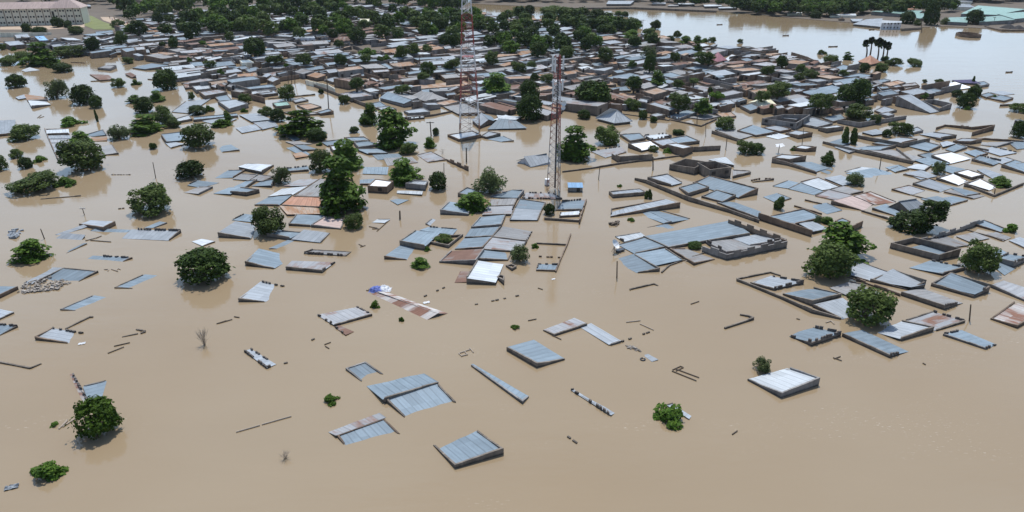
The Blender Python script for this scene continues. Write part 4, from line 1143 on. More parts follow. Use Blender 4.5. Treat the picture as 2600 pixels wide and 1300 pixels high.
# walls of yards and compounds
ruins("""
cement s -60,905,3 0,918,3 77,933,3 105,923,1
cement s 310,855,1 350,846,2
cement d 345,835,2 371,840,3 352,846,3
cement s 166,834,2 228,803,3 236,804,2
cement d 892,770,2 912,781,3 945,797,3
cement d 786,798,2 805,807,3
cement s 1362,616,3 1439,619,4
mud d 1348,649,2 1425,652,3
mud s 1449,592,5 1439,620,5 1425,652,4 1411,688,4
cement s 1845,642,3 1790,640,2 1700,672,3 1680,690,3
mud c 1850,557,14 1998,610,14 | brown wall with a stepped top beside the longest zinc roof
greyblock c 1784,625,14 1846,646,14 1999,612,16 | grey wall with notched top facing the viewer, front of the two-roof compound
cement s 1612,451,6 1640,456,9 1748,499,11 1850,530,9 1928,558,8
mud s 1927,540,17 2063,585,16 | tall brown wall hiding a zinc roof, just past the long compound wall
cement s 1700,376,10 1762,373,12 1830,369,12
cement r 1554,388,14 1574,400,14
cement s 1575,397,15 1657,391,16
cement s 1428,434,4 1500,425,4 1575,412,5 1735,393,3
mud r 1489,502,9 1480,530,9 1471,560,9
cement s 1382,552,6 1471,558,6
mud c 1135,404,5 1189,427,7
cement s 1840,831,4 1914,805,6 1900,800,4 1879,797,3 | bare C-shaped wall alone in the open water, lower right
cement s 1602,735,2 1599,733,3 1660,719,3 1671,725,1
cement d 1577,866,3 1640,845,2 1660,838,2
cement d 1205,772,2 1318,749,2
cement d 1076,752,2 1153,718,2
cement s 1871,706,4 1956,690,3 1982,699,2
cement s 1871,707,6 1900,718,6 1985,752,7 2062,784,10 2136,806,5
mud r 2153,701,3 2220,725,3 2286,748,4
mud d 2175,657,3 2212,666,4
greyblock r 2340,605,8 2400,590,10 2452,572,12 2498,556,10 | crumbling grey wall climbing away behind the roofless enclosure
cement s 2452,582,2 2552,609,3
mud s 2158,576,16 2191,560,15
cement s 2188,533,4 2267,556,5 2287,547,3
cement s 2313,493,2 2411,520,3 2457,507,3
cement s 2251,433,2 2280,422,2
mud s 2294,441,3 2376,456,4
cement s 2452,467,5 2525,494,6 2600,463,6
cement s 2090,358,6 2170,378,8 2318,408,9 2277,375,6
cement s 2199,380,8 2320,408,9
cement s 2174,342,8 2294,363,12 2362,350,10
cement s 2443,365,5 2511,380,6
mud s 2430,358,4 2500,350,5 2600,357,5
greyblock s 2128,303,10 2183,311,13 2302,293,9
cement s 1808,331,8 1879,353,8
cement s 1961,401,12 2000,412,8 2074,437,5
mud s 2017,521,3 2087,541,4
mud s 2044,506,3 2087,516,3
mud s 2378,323,6 2400,316,5 2470,322,7 2526,316,8 | low brown yard wall in the water, right of the grey warehouse
mud s 2470,335,10 2526,318,12
mud s 2540,265,5 2600,262,5
mud s 113,325,4 128,362,4 147,403,5
cement s 103,504,2 205,496,2
cement s 680,250,2 800,238,3
cement s 775,205,6 880,245,8 950,270,10
cream s 776,203,12 835,216,13 850,225,14
mud s 1215,345,3 1166,335,3
cement s 1000,300,6 1100,290,5 1160,278,4
cement s 1700,302,3 1780,318,4 1820,300,4
cement s 1565,286,2 1700,304,3
mud s 2332,215,12 2240,225,14 2218,213,12
mud s 2010,132,10 2050,144,12 2085,160,8 2130,150,10
cement s 1670,110,10 1728,108,10
mud s 1866,118,8 1905,118,12 1925,124,10
mud s 1929,130,6 1960,134,6
cement s 230,205,2 285,203,2
cement s 375,200,2 460,206,3 
mud s 180,157,2 216,159,2
cement d 280,150,2 300,141,2
cement s 1440,20,4 1600,18,5 1820,27,5 | long low wall along the far bank of the brown water
mud s 2500,66,3 2545,76,4 2640,74,5
cement s 2289,73,6 2340,70,5
mud d 2460,392,2 2520,400,3
mud d 2440,318,2 2475,328,3
cement d 1440,1106,2 1480,1135,2
cement d 790,862,3 800,858,2 800,870,2
cement d 700,926,2 737,918,2
cement d 290,530,2 345,524,2
cement d 275,443,1 340,443,1
mud d 1895,460,2 1925,452,4 1967,452,5
cement s 1911,461,2 1965,453,4
mud r 2377,352,3 2420,361,3
""")
trees("""
513,731,140,105,d|big dark round mango tree alone in the water, left of the lower middle;
240,1126,116,118,k|clumpy dark tree rising alone at the lower left of the flood;
120,1232,105,62,s|long low dark shrub nearest the lower left corner;
840,1032,52,30,s|small round shrub alone between the clumpy tree and the back-to-back roofs;
1700,1092,90,56,s|sprawling leafy bush beside the crumpled strip of roof;
1940,952,55,48,b|small bush growing at the corner of the lone white roofed room;
80,672,86,64,u|spiky layered young tree at the far left, above the rubble heap;
380,556,114,92,n|round feathery tree above the block-edged zinc roof, left side;
953,790,30,26,s|small papaya-like bush at the corner of the dashed-edge roof;
1307,838,26,14,s; 1020,820,14,14,s; 137,1087,28,16,s;
58,362,80,50,n; 180,328,74,30,s|flat bright green shrub above the striped row of rooms, far left;
207,445,116,96,n|biggest feathery tree at the left, in front of the striped row of rooms; 205,370,60,36,u;
300,360,58,46,b; 367,345,100,50,u; 503,383,82,74,n; 42,405,40,28,n; 62,433,42,36,d; 100,418,40,22,s;
85,497,130,64,n|wide spreading feathery tree at the far left edge; 165,483,60,32,s; 482,460,92,55,d|low dome-shaped dark mango tree alone at left middle;
-4,440,44,46,n; 388,382,22,20,d; 38,228,52,40,d; 140,258,58,58,b; 210,272,72,56,d; 242,280,42,38,d; 298,226,34,30,n; 345,222,26,18,s;
420,235,68,60,d; 365,292,60,46,d; 398,262,40,28,u; 342,264,40,22,u; 415,324,58,56,n; 440,328,36,30,n; 245,314,9,32,c|slim dark pointed tree standing by itself in pale water, left;
500,295,58,28,d; 530,290,28,20,s; 560,325,44,22,u; 577,318,24,34,u; 22,170,44,30,n; 105,172,74,54,u; 62,163,46,34,n; 160,187,54,28,d; 135,174,40,26,u; 178,150,66,38,n; 55,170,25,14,s;
325,165,30,22,n; 235,132,40,38,d; 305,118,36,40,n; 300,75,30,26,n; 145,75,34,32,d; 172,74,26,22,d; 68,85,30,26,d; 100,88,44,20,d; 193,92,40,28,n; 350,93,48,40,d; 330,85,26,22,u; 478,104,26,32,d; 440,126,28,30,d; 438,108,16,18,d;
645,147,60,50,d; 583,108,26,30,n; 485,257,18,26,n; 622,268,34,32,n; 620,290,24,14,s; 412,120,18,14,d; 515,118,28,14,s; 532,174,28,22,n; 480,158,16,12,s; 560,190,16,14,s; 5,130,20,20,n; 35,133,14,12,s; 400,62,34,30,d; 430,60,24,24,n;
728,262,46,50,n; 676,298,38,28,n; 703,314,48,38,d; 764,352,112,64,u|wide layered tree left of the middle, its top spread in flat tiers; 804,364,60,40,d; 815,241,18,16,d; 905,228,48,30,d; 874,267,34,28,n; 936,324,46,58,u|tall layered tree just behind the broad dark layered tree, centre left;
993,384,98,98,u|tall broad layered tree standing in the middle of the flood; 1036,396,46,36,n; 899,340,28,20,d; 918,310,18,12,s; 770,167,42,32,n; 700,164,52,26,n; 865,168,38,30,d; 861,122,24,22,n; 905,108,46,38,d; 845,98,32,24,d; 897,105,24,26,d;
1018,152,36,38,n; 1048,144,40,34,n; 1085,133,30,20,n; 1132,120,42,32,d; 1155,120,30,34,d; 1085,196,36,42,n; 1075,205,32,22,n; 1148,176,44,26,n; 1250,168,38,40,n; 1260,237,72,44,u; 1290,132,38,32,n; 1316,186,34,30,n;
1346,262,58,58,d; 1345,318,74,76,d|massive dark double tree right of the striped hip roof; 1020,240,44,26,n; 1107,348,22,24,d; 1090,380,30,32,u; 933,140,46,16,s; 928,160,30,24,n; 965,158,20,16,n; 982,154,24,14,s; 1005,152,20,14,s; 960,80,24,20,n; 985,62,30,24,n; 1120,80,44,40,d; 1142,90,26,24,d; 1010,90,32,22,n; 1083,75,26,12,u; 925,75,40,26,n; 850,75,26,20,n;
1366,150,50,42,d; 1437,153,42,38,n; 1416,124,26,18,d; 1487,132,30,38,d; 1537,160,42,42,n; 1650,188,38,48,d|dark cone-shaped tree in the packed houses, behind the white pyramid roof; 1652,152,44,36,b; 1715,158,26,26,n; 1787,168,46,40,n; 1605,174,22,22,n; 1610,230,48,36,d; 1670,220,42,38,u; 1506,283,116,80,d|broad dark tree just behind the white pyramid roof; 1725,284,54,50,n; 1606,286,40,38,n; 1786,284,42,30,u; 1482,306,40,28,d; 1633,307,32,28,d; 1659,314,22,20,d; 1820,254,40,20,s; 1803,238,17,17,d;
1843,336,54,42,n; 1976,252,60,46,n; 1935,262,40,34,n; 1722,226,30,26,n; 1762,213,28,16,n; 1350,176,26,22,n; 1357,208,24,22,d; 1389,211,36,24,n; 1880,112,16,14,n; 1940,135,14,14,b;
1350,100,46,34,d; 1365,78,26,22,d; 1410,88,30,28,d; 1425,104,28,22,d; 1470,106,40,30,d; 1318,50,40,34,n; 1345,42,34,28,d; 1400,42,60,28,n; 1440,44,40,28,n; 1480,56,46,36,d; 1516,62,50,38,d; 1546,50,26,20,n; 1571,42,24,15,n; 1587,45,22,16,d; 1603,72,44,28,n; 1622,74,22,22,n; 1580,82,60,22,n; 1555,72,40,26,d; 1505,78,46,30,d; 1462,72,40,30,n; 1430,62,40,26,n; 1605,102,38,24,u; 1635,90,12,16,d; 1665,79,34,28,d|round tree standing out in the open brown water near the far shore;
1720,99,24,22,n; 1700,110,28,20,d; 1742,112,36,20,u; 1770,116,26,24,u; 1808,110,22,17,n; 1772,130,20,20,u; 1668,112,18,12,n; 1790,108,20,10,u;
1987,175,34,34,d; 1950,192,34,26,n; 2035,188,28,26,n; 2060,200,40,24,n; 2030,205,26,20,n; 2108,166,36,28,n; 2152,155,28,20,u; 2195,188,34,28,d; 2238,186,32,28,n; 2226,192,12,20,d; 2142,194,26,18,n; 2247,157,26,15,d; 2270,170,42,24,n|loose bush just offshore from the orange pyramid roof; 2324,172,40,22,n|separate bush out in the river, right of the palms;
2084,140,18,14,n; 2095,140,14,8,s; 2150,264,60,48,d; 2182,262,64,60,d|large dark tree rising over the houses at the right, short of the river; 2175,278,40,26,d; 2088,284,54,50,n; 1960,276,16,10,s; 2181,310,80,48,n; 2221,320,32,32,n; 2455,282,50,46,d; 2476,252,40,36,d; 2430,250,30,22,d; 2455,284,20,14,s; 2385,214,22,14,n; 2348,212,14,12,b; 2472,215,9,20,c; 2592,290,42,30,n; 2525,252,16,10,s; 2350,250,22,12,s;
2147,374,24,46,c; 2168,373,22,44,c; 2252,352,28,24,d; 2287,348,54,42,n; 2102,425,42,32,d; 2108,404,22,22,n; 2382,448,38,42,b; 2175,478,52,42,b; 2540,478,52,30,u; 2590,357,46,50,d; 1893,397,44,44,n; 1922,397,46,34,d; 1978,538,32,38,c; 2015,388,20,16,s; 2343,604,126,98,q|ragged dark tree leaning over the crumbling grey wall; 2565,602,45,34,s;
2132,664,120,96,u|dense upper crown of the big twin tree at right; 2107,720,130,114,n|feathery lower half of the big twin tree at right, in front; 2487,705,100,98,n|round feathery tree in front of the roofless enclosure, right; 2205,838,122,116,n|large feathery tree nearest the viewer on the right side; 2075,572,22,28,b; 2100,572,34,22,u;
1458,418,84,84,u|bright layered tree close beside the slim antenna mast; 1543,374,64,56,n; 1723,345,42,18,d; 1660,388,24,20,n; 1695,393,28,16,s; 1395,551,38,36,d|small round dark tree inside the walled yard below the slim mast; 1641,508,14,22,c; 1651,509,14,26,c; 1574,478,16,10,s; 1603,565,20,12,s|tiny yellow-green tuft beside the long wedge roofs; 1765,636,46,26,d|low dark dome of leaves against the notched grey wall; 1359,635,20,16,s;
1246,502,86,76,b|loose grey-green tree over the central cluster of roofs; 1204,543,78,54,u; 1112,490,62,54,d|round dark tree beside the white-roofed square house; 1024,475,90,64,u; 812,446,56,70,n; 879,440,88,76,u; 862,553,126,132,u|very tall dark tree clump beside the bright rust-orange roof; 897,588,56,48,n; 711,475,50,56,b; 681,606,96,88,n|round tree in front of the zinc rows, left of the mottled pink roof; 812,375,20,14,s; 1128,622,46,30,n; 1085,642,24,16,s; 1318,672,54,56,b; 1066,684,46,32,u|little layered tree in clear water beside the stepped row of roofs; 726,172,14,10,s; 1010,305,30,20,n
""")
# ------------------------------------------------------------------ hip roofs
def pyramid(name, mat, base, apexes, label, wallmat='cement'):
    """base: 3 visible eave corners left, near, right (x, y, h); apexes: one or two ridge pixels"""
    l, n, r = (top(*b) for b in base)
    f = l + r - n; ez = (l.z + n.z + r.z) / 3
    C = [Vector((p.x, p.y, ez)) for p in (l, n, r, f)]
    o = sum(C, Vector()) / 4; o.z = 0
    ctr = sum(C, Vector()) / 4
    ax = []
    for a in apexes:                       # ridge points: above the plan centre line, at the height that shows at that pixel
        v = (650 - a[1]) / FPX
        z = CAM_H + ctr.y * (v * CT - ST) / (CT + v * ST)
        q = ground(a[0], a[1], z); ax.append(Vector((q.x, ctr.y, z)))
    rt = root(name, o)
    w = MB(); I = inset(C, [0.35] * 4)
    w.hexa([Vector((p.x, p.y, -1)) for p in I], [Vector((p.x, p.y, ez - .02)) for p in I]); w.build('wall', wallmat, rt, o)
    rb = MB()
    A = ax[0]; B = ax[-1]
    def slope(a, b, t1, t0):
        W = (b - a).length; H = ((t0 + t1) / 2 - (a + b) / 2).length
        if (t1 - t0).length < .05: rb.quad([a, b, t0], 0, [(0, 0), (W, 0), (W / 2, H)])
        else: rb.quad([a, b, t1, t0], 0, [(0, 0), (W, 0), (W * .75, H), (W * .25, H)])
    l, n, r, f = C
    slope(l, n, B, A) if len(ax) > 1 else slope(l, n, A, A)
    slope(n, r, B, B); slope(r, f, A, B); slope(f, l, A, A)
    for a, b in ((l, n), (n, r), (r, f), (f, l)): rb.quad([a - Vector((0, 0, .12)), b - Vector((0, 0, .12)), b, a], 0, [(0.01, 0.01)] * 4)
    rb.build('roof', mat, rt, o)
    if ppm(base[1][1]) > 8:
        k = MB()
        for a, b in ((A, l), (A, f), (B, n), (B, r)): k.tube(a + Vector((0, 0, .03)), b + Vector((0, 0, .03)), .07, .07, 5)
        if len(ax) > 1: k.tube(A + Vector((0, 0, .03)), B + Vector((0, 0, .03)), .08, .08, 5)
        k.build('ridge_cap', 'w', rt, o)
    HOUSES.append([Vector((p.x, p.y)) for p in C])
    return tag(rt, label, 'house', 'flooded houses')
pyramid('hip_roof_house', 'w', ((1512, 299, 7), (1561, 314, 5), (1606, 307, 7)), ((1549, 276), (1567, 280)), 'white pyramid-shaped zinc roof of a flooded hall in the middle channel')
pyramid('hip_roof_house', 'O', ((2178, 156, 5), (2212, 163, 6), (2237, 158, 5)), ((2210, 140),), 'orange pyramid roof below the clump of tall palms')
pyramid('hip_roof_house', 'P', ((1804, 150, 10), (1822, 157, 10), (1846, 152, 10)), ((1823, 132),), 'pink steep hip roof by the river edge of town')
pyramid('hip_roof_house', 'p', ((1506, 90, 4), (1520, 93, 4), (1538, 90, 4)), ((1521, 79),), 'small pale pyramid roof among the far trees, left of the river bend')
pyramid('hip_roof_house', 'w', ((480, 88, 6), (494, 92, 6), (516, 86, 6)), ((486, 72),), 'steep white roof with brown gable, upper left town')

# ------------------------------------------------------------------ lattice masts
def mast(name, base_px, width_px, top_px_y, top_w, extra, bands, label, legs=4, sect=14, lean=0.0, bar=.056):
    P = ground(*base_px)
    W = width_px / ppm(base_px[1])
    v = (650 - top_px_y) / FPX
    H = CAM_H + P.y * (v * CT - ST) / (CT + v * ST) + extra
    rt = root(name, P)
    ang = [math.pi / 4 + k * 2 * math.pi / legs + lean for k in range(legs)]
    rad = lambda z: (W + (top_w - W) * min(1, z / H)) / 2 * (1.414 if legs == 4 else 1.155)
    pt = lambda k, z: Vector((math.cos(ang[k]) * rad(z), math.sin(ang[k]) * rad(z), z))
    zs = [0.0]; step = H / sect * 1.45
    while zs[-1] < H - .4:
        zs.append(min(H, zs[-1] + max(step, 1.05))); step *= 0.955
    matof = lambda z: next(m for z1, m in bands(H) if z < z1)
    names = ['mastwhite', 'mastred', 'mastrust', 'mastdark']
    groups = []
    for i, (a, b) in enumerate(zip(zs, zs[1:])):
        m = matof((a + b) / 2)
        if not groups or groups[-1][0] != m: groups.append([m, []])
        groups[-1][1].append((a, b))
    for m, segs in groups:                  # each painted section, its four legs and its bracing
        z0, z1 = segs[0][0], segs[-1][1]
        br = MB()
        for a, b in segs:
            for k in range(legs):
                j = (k + 1) % legs
                br.tube(pt(k, a), pt(j, b), bar * .62, None, 4); br.tube(pt(j, a), pt(k, b), bar * .62, None, 4)
                br.tube(pt(k, b), pt(j, b), bar * .55, None, 4)
        o = br.build('bracing', m, rt)
        for k in range(legs):
            lg = MB(); lg.tube(pt(k, z0 if z0 > 0 else -1), pt(k, z1), bar * 1.25, None, 6); lg.build('leg', m, rt)
    return rt, P, H, pt
def bands_tall(H): return [(2.9, 'mastrust'), (8.6, 'mastwhite'), (14.9, 'mastred'), (22.4, 'mastwhite'), (29.3, 'mastred'), (999, 'mastwhite')]
rt, P, H, pt = mast('lattice_mast', (1193, 335), 50, 0, 1.6, 6.0, bands_tall, '', 4, 19)
tag(rt, 'tall red and white lattice mast rising out of the top of the photo', 'mast', 'telecom masts')
lad = MB()
for s in (-.2, .2): lad.tube((s, -.0, 0), (s, 0, H), .03, None, 4)
for k in range(int(H / .6)): lad.tube((-.2, 0, k * .6), (.2, 0, k * .6), .02, None, 3)
lad.build('ladder', 'mastdark', rt)
pl = MB(); pl.box((0, 0, 19.7), (1.9 * 1.5, 1.9 * 1.5, .12)); pl.build('platform', 'mastred', rt)
def bands_slim(H): return [(3.0, 'mastrust'), (9.5, 'mastgrey'), (13.6, 'mastrust'), (17.9, 'mastred'), (22.6, 'mastwhite'), (999, 'mastred')]
rt, P, H, pt = mast('antenna_mast', (1409, 481), 36, 140, 1.1, 0, bands_slim, '', 3, 22, 0.35, .042)
tag(rt, 'slim three-legged red and white antenna mast with panel antennas at its top', 'mast', 'telecom masts')
cb = MB(); cb.box((0, .1, H / 2), (.35, .2, H * .98)); cb.build('cable_tray', 'mastdark', rt)
for (px, py, hpx, dist) in ((1403, 160, 32, 0), (1409, 163, 32, -.6), (1430, 158, 30, 0), (1404, 218, 34, -.3), (1428, 214, 26, 0)):
    z = CAM_H + P.y * ((650 - py) / FPX * CT - ST) / (CT + (650 - py) / FPX * ST)
    q = ground(px, py, z); h = hpx / ppm(330) * .8
    m = MB(); lx = q.x - P.x
    m.box((lx, -.6 + dist * .5, z), (.34, .18, h)); m.box((lx, -.25 + dist * .5, z), (.08, .5, .08)); m.tube((lx * .3, 0, z), (lx, -.4, z), .03, None, 4)
    m.build('panel_antenna', 'antenna', rt)
def dish_mesh(mb, c, d, r, depth=.25, n=16, rings=4):
    d = d.normalized(); a = d.orthogonal().normalized(); b = d.cross(a)
    pr = []
    for k in range(rings + 1):
        q = k / rings
        pr.append([c + (a * math.cos(2 * math.pi * i / n) + b * math.sin(2 * math.pi * i / n)) * r * q + d * (depth * r * q * q * 2) for i in range(n)])
    for k in range(rings):
        for i in range(n):
            j = (i + 1) % n
            if k == 0: mb.quad([c, pr[1][i], pr[1][j]])
            else: mb.quad([pr[k][i], pr[k + 1][i], pr[k + 1][j], pr[k][j]])
for (px, py, r) in ((1430, 261, .55), (1429, 272, .45)):
    z = CAM_H + P.y * ((650 - py) / FPX * CT - ST) / (CT + (650 - py) / FPX * ST)
    q = ground(px, py, z); m = MB(); c = Vector((q.x - P.x, -.4, z))
    dish_mesh(m, c, Vector((.3, -1, .1)), r); m.tube(c, (0, 0, z), .04, None, 4); m.build('dish', 'antenna', rt)
drum = MB()
for k in range(10):
    a0, a1 = k * .628, (k + 1) * .628
    drum.quad([(math.cos(a0) * .55, math.sin(a0) * .55, .6), (math.cos(a1) * .55, math.sin(a1) * .55, .6), (math.cos(a1) * .5, math.sin(a1) * .5, 1.9), (math.cos(a0) * .5, math.sin(a0) * .5, 1.9)])
drum.quad([(math.cos(k * .628) * .5, math.sin(k * .628) * .5, 1.9) for k in range(10)])
d = drum.build('wrapped_tank', 'clothwhite', None, (0, 0, 0)); q = ground(1389, 470); d.location = (q.x, q.y, -.5)
tag(d, 'white wrapped tank standing beside the foot of the slim antenna mast', 'tank')

# kiosk beside the slim mast
a, b = ground(1443, 487), ground(1479, 488)
W = (b - a).length; rt = root('equipment_cabin', (a + b) / 2 + Vector((0, .9, 0)))
m = MB(); m.hexa([Vector((-W / 2, -.9, -1)), Vector((W / 2, -.9, -1)), Vector((W / 2, .9, -1)), Vector((-W / 2, .9, -1))], [Vector((-W / 2, -.9, 1.0)), Vector((W / 2, -.9, 1.0)), Vector((W / 2, .9, 1.35)), Vector((-W / 2, .9, 1.35))]); m.build('wall', 'greyblock', rt)
rb = MB(); roof_sheet(rb, [Vector((-W / 2 - .1, 1.0, 1.42)), Vector((W / 2 + .1, 1.0, 1.42)), Vector((W / 2 + .1, -1.05, 1.02)), Vector((-W / 2 - .1, -1.05, 1.02))], 3); rb.build('roof', 'b', rt)
m = MB(); m.box((W * .2, -.92, .35), (.7, .05, 1.2)); m.build('door', 'dark', rt)
tag(rt, 'little blue-roofed equipment cabin in the water beside the slim antenna mast', 'cabin')

# ------------------------------------------------------------------ long cream school
L, Rr = ground(-60, 67, .2), ground(213, 61, .2)
d = (Rr - L); Ls = d.length; ux = d.normalized(); uy = Vector((-ux.y, ux.x, 0))
rt = root('school_building', L); D = 11.0; Hs = 8.6
M = lambda a, b, z: ux * a + uy * b + Vector((0, 0, z))
w = MB(); w.hexa([M(0, 0, -1), M(Ls, 0, -1), M(Ls, D, -1), M(0, D, -1)], [M(0, 0, Hs), M(Ls, 0, Hs), M(Ls, D, Hs), M(0, D, Hs)]); w.build('wall', 'cream', rt)
rf = MB(); T0 = Ls - 13.5
e = .8
rf.quad([M(-e, -e, Hs), M(T0 + 3, -e, Hs), M(T0 + 3, D / 2, Hs + 3.0), M(-e, D / 2, Hs + 3.0)], 0, [(0, 0), (Ls, 0), (Ls, 6), (0, 6)])
rf.quad([M(T0 + 3, D + e, Hs), M(-e, D + e, Hs), M(-e, D / 2, Hs + 3.0), M(T0 + 3, D / 2, Hs + 3.0)], 0, [(0, 0), (Ls, 0), (Ls, 6), (0, 6)])
rf.build('roof', 's', rt)
tw = MB(); A = M(T0 + 5.5, D / 2, Hs + 5.6); q = [M(T0 - 3, -e - .05, Hs - .05), M(Ls + e, -e - .05, Hs - .05), M(Ls + e, D + e, Hs - .05), M(T0 - 3, D + e, Hs - .05)]
for k in range(4): tw.quad([q[k], q[(k + 1) % 4], A], 0, [(0, 0), (15, 0), (7, 8)])
tw.build('hip_roof', 's', rt)
n_b = 14; bay = Ls / n_b
wm = MB(); wm.box((0, 0, 0), (.85, .12, .85)); wme = wm.build('window', 'dark', rt); first = True
for i in range(n_b):
    for t in (.3, .7):
        for fl in range(3):
            if i == n_b - 4 and t == .3: continue
            p = M(bay * (i + t), -.05, 1.5 + fl * 2.85)
            o = wme if first else wme.copy()
            if not first: COL.objects.link(o); o.parent = rt
            first = False
            o.location = p; o.rotation_euler.z = math.atan2(ux.y, ux.x)
m = MB(); m.box((0, 0, 0), (1.0, .14, 3.6)); o = m.build('stair_window', 'dark', rt); o.location = M(bay * (n_b - 4 + .3), -.06, 5.2); o.rotation_euler.z = math.atan2(ux.y, ux.x)
pm = MB(); pm.box((0, 0, 0), (.28, .3, Hs - .1)); pme = pm.build('pilaster', 'mud', rt); pme.location = M(bay * 0, -.1, Hs / 2); pme.rotation_euler.z = math.atan2(ux.y, ux.x)
for i in range(1, n_b + 1):
    o = pme.copy(); COL.objects.link(o); o.parent = rt; o.location = M(min(bay * i, Ls - .1), -.1, Hs / 2)
HOUSES.append([Vector(((L + M(a, b, 0)).x, (L + M(a, b, 0)).y)) for a, b in ((0, -2), (Ls, -2), (Ls, D), (0, D))])
tag(rt, 'long three-storey cream school with pinkish roof at upper left', 'school')
wall_line('cream', 's', [ground(-10, 83, 2.2), ground(58, 83, 2.2), ground(130, 82, 1.2)], 'long cream yard wall in front of the cream school', group='garden walls in the flood')

# ------------------------------------------------------------------ far bank: sheds, halls, walls
far = lambda panels, lab, wm='cement', cat='building', name='warehouse': house([(m, '0000', [top(*c) for c in q]) for m, q in panels], wm, lab, name, False, 'buildings on the far bank', cat)
far([('t', ((2223, 26, 12), (2342, 27, 12), (2326, 38, 9), (2213, 30, 9)))], 'long teal factory shed on the far bank, left of the tall leafy trees', 'greyblock')
far([('t', ((2325, 33, 10), (2352, 34, 10), (2350, 47, 8), (2328, 46, 8)))], 'short teal roof half hidden behind trees on the far bank')
far([('t', ((2484, 14, 15), (2604, 23, 15), (2530, 38, 10), (2441, 34, 10)))], 'biggest pale teal factory roof, upper right corner of the photo', 'greyblock')
far([('t', ((2532, 36, 12), (2602, 29, 14), (2650, 42, 10), (2576, 47, 12)))], 'teal factory roof at the right edge, in front of the biggest one', 'greyblock')
far([('t', ((2410, 44, 12), (2460, 43, 12), (2455, 57, 9), (2407, 55, 9)))], 'low teal shed left of the lone dark tree on the far bank', 'greyblock')
far([('t', ((2492, 43, 12), (2540, 40, 12), (2577, 50, 11), (2487, 56, 9)))], 'low teal shed right of the lone dark tree on the far bank', 'greyblock')
far([('p', ((2428, 9, 12), (2462, 11, 12), (2476, 19, 9), (2411, 17, 9)))], 'white hip-roofed block with a row of windows, top right', 'cream')
far([('p', ((2199, 47, 14), (2240, 48, 14), (2236, 67, 6), (2166, 62, 4)))], 'wide pale sloping roof at the water edge of the far bank', 'cement')
far([('p', ((2160, 48, 6), (2191, 48, 6), (2183, 54, 5), (2166, 54, 5)))], 'small white roof just left of the wide pale roof on the far bank')
far([('w', ((2107, 36, 8), (2172, 35, 8), (2174, 39, 6), (2109, 39, 6)))], 'long low white-roofed building with small windows on the far bank', 'cream')
far([('w', ((2000, 30, 8), (2036, 31, 8), (2036, 34, 6), (2000, 34, 6)))], 'low white-roofed building beside a dome-shaped tree on the far bank', 'cream')
far([('w', ((1720, 8, 5), (1762, 8, 5), (1764, 11, 5), (1722, 11, 5)))], 'thin white roof beside the dark block of trees, top of the far bank')
far([('w', ((1786, 12, 6), (1830, 11, 6), (1832, 15, 6), (1790, 16, 6)))], 'bright white roof just right of the dark block of trees, far bank')
far([('w', ((1824, 18, 6), (1870, 17, 6), (1872, 20, 6), (1826, 21, 6)))], 'white shed roof at the water, right of the dark block of trees')
far([('p', ((1545, 2, 8), (1610, 2, 8), (1600, 10, 6), (1540, 10, 6)))], 'pale flat roof behind the long low wall of the far bank')
far([('p', ((1660, 6, 5), (1690, 6, 5), (1690, 10, 5), (1655, 10, 5)))], 'greenish pale roof at the middle of the far bank')
far([('g', ((1700, 12, 4), (1725, 11, 4), (1722, 15, 4), (1695, 15, 4)))], 'small grey roof at the waterline of the far bank')
far([('O', ((2297, 15, 7), (2324, 16, 7), (2322, 24, 6), (2303, 24, 6)))], 'salmon orange gabled roof behind the long teal shed', 'cream')
far([('w', ((2062, 0, 10), (2095, 0, 10), (2095, 3, 10), (2062, 3, 10)))], 'white multi-window block at the very top, right of the middle', 'whitewall')
far([('p', ((2400, 0, 8), (2470, 1, 8), (2465, 4, 8), (2420, 5, 8)))], 'pale roof at the very top right, behind the hip-roofed block', 'cream')
far([('p', ((138, 2, 8), (164, 1, 8), (162, 10, 6), (134, 10, 6)))], 'pale roof behind the cream school, left of its pointed tower roof')
far([('p', ((205, 12, 6), (228, 12, 6), (230, 16, 6), (207, 16, 6)))], 'grey-white roof just past the right end of the cream school')
h = house([('w', '0000', [top(*c) for c in ((2240, 52, 21), (2289, 53, 21), (2289, 58, 17), (2239, 58, 17))])], 'whitewall', 'white two-storey building with blue windows at the far bank waterline', 'office_building', False, 'buildings on the far bank', 'building')
p0, p1 = top(2243, 58, 17), top(2286, 58, 17); p0.z = p1.z = 0
for fl, zz in enumerate((1.0, 3.0)):
    for k in range(5):
        q = p0.lerp(p1, (k + .5) / 5); m = MB(); m.box((q.x - h.location.x, q.y - h.location.y - .05, zz), (.55, .1, .8)); m.build('window', 'dark', h)
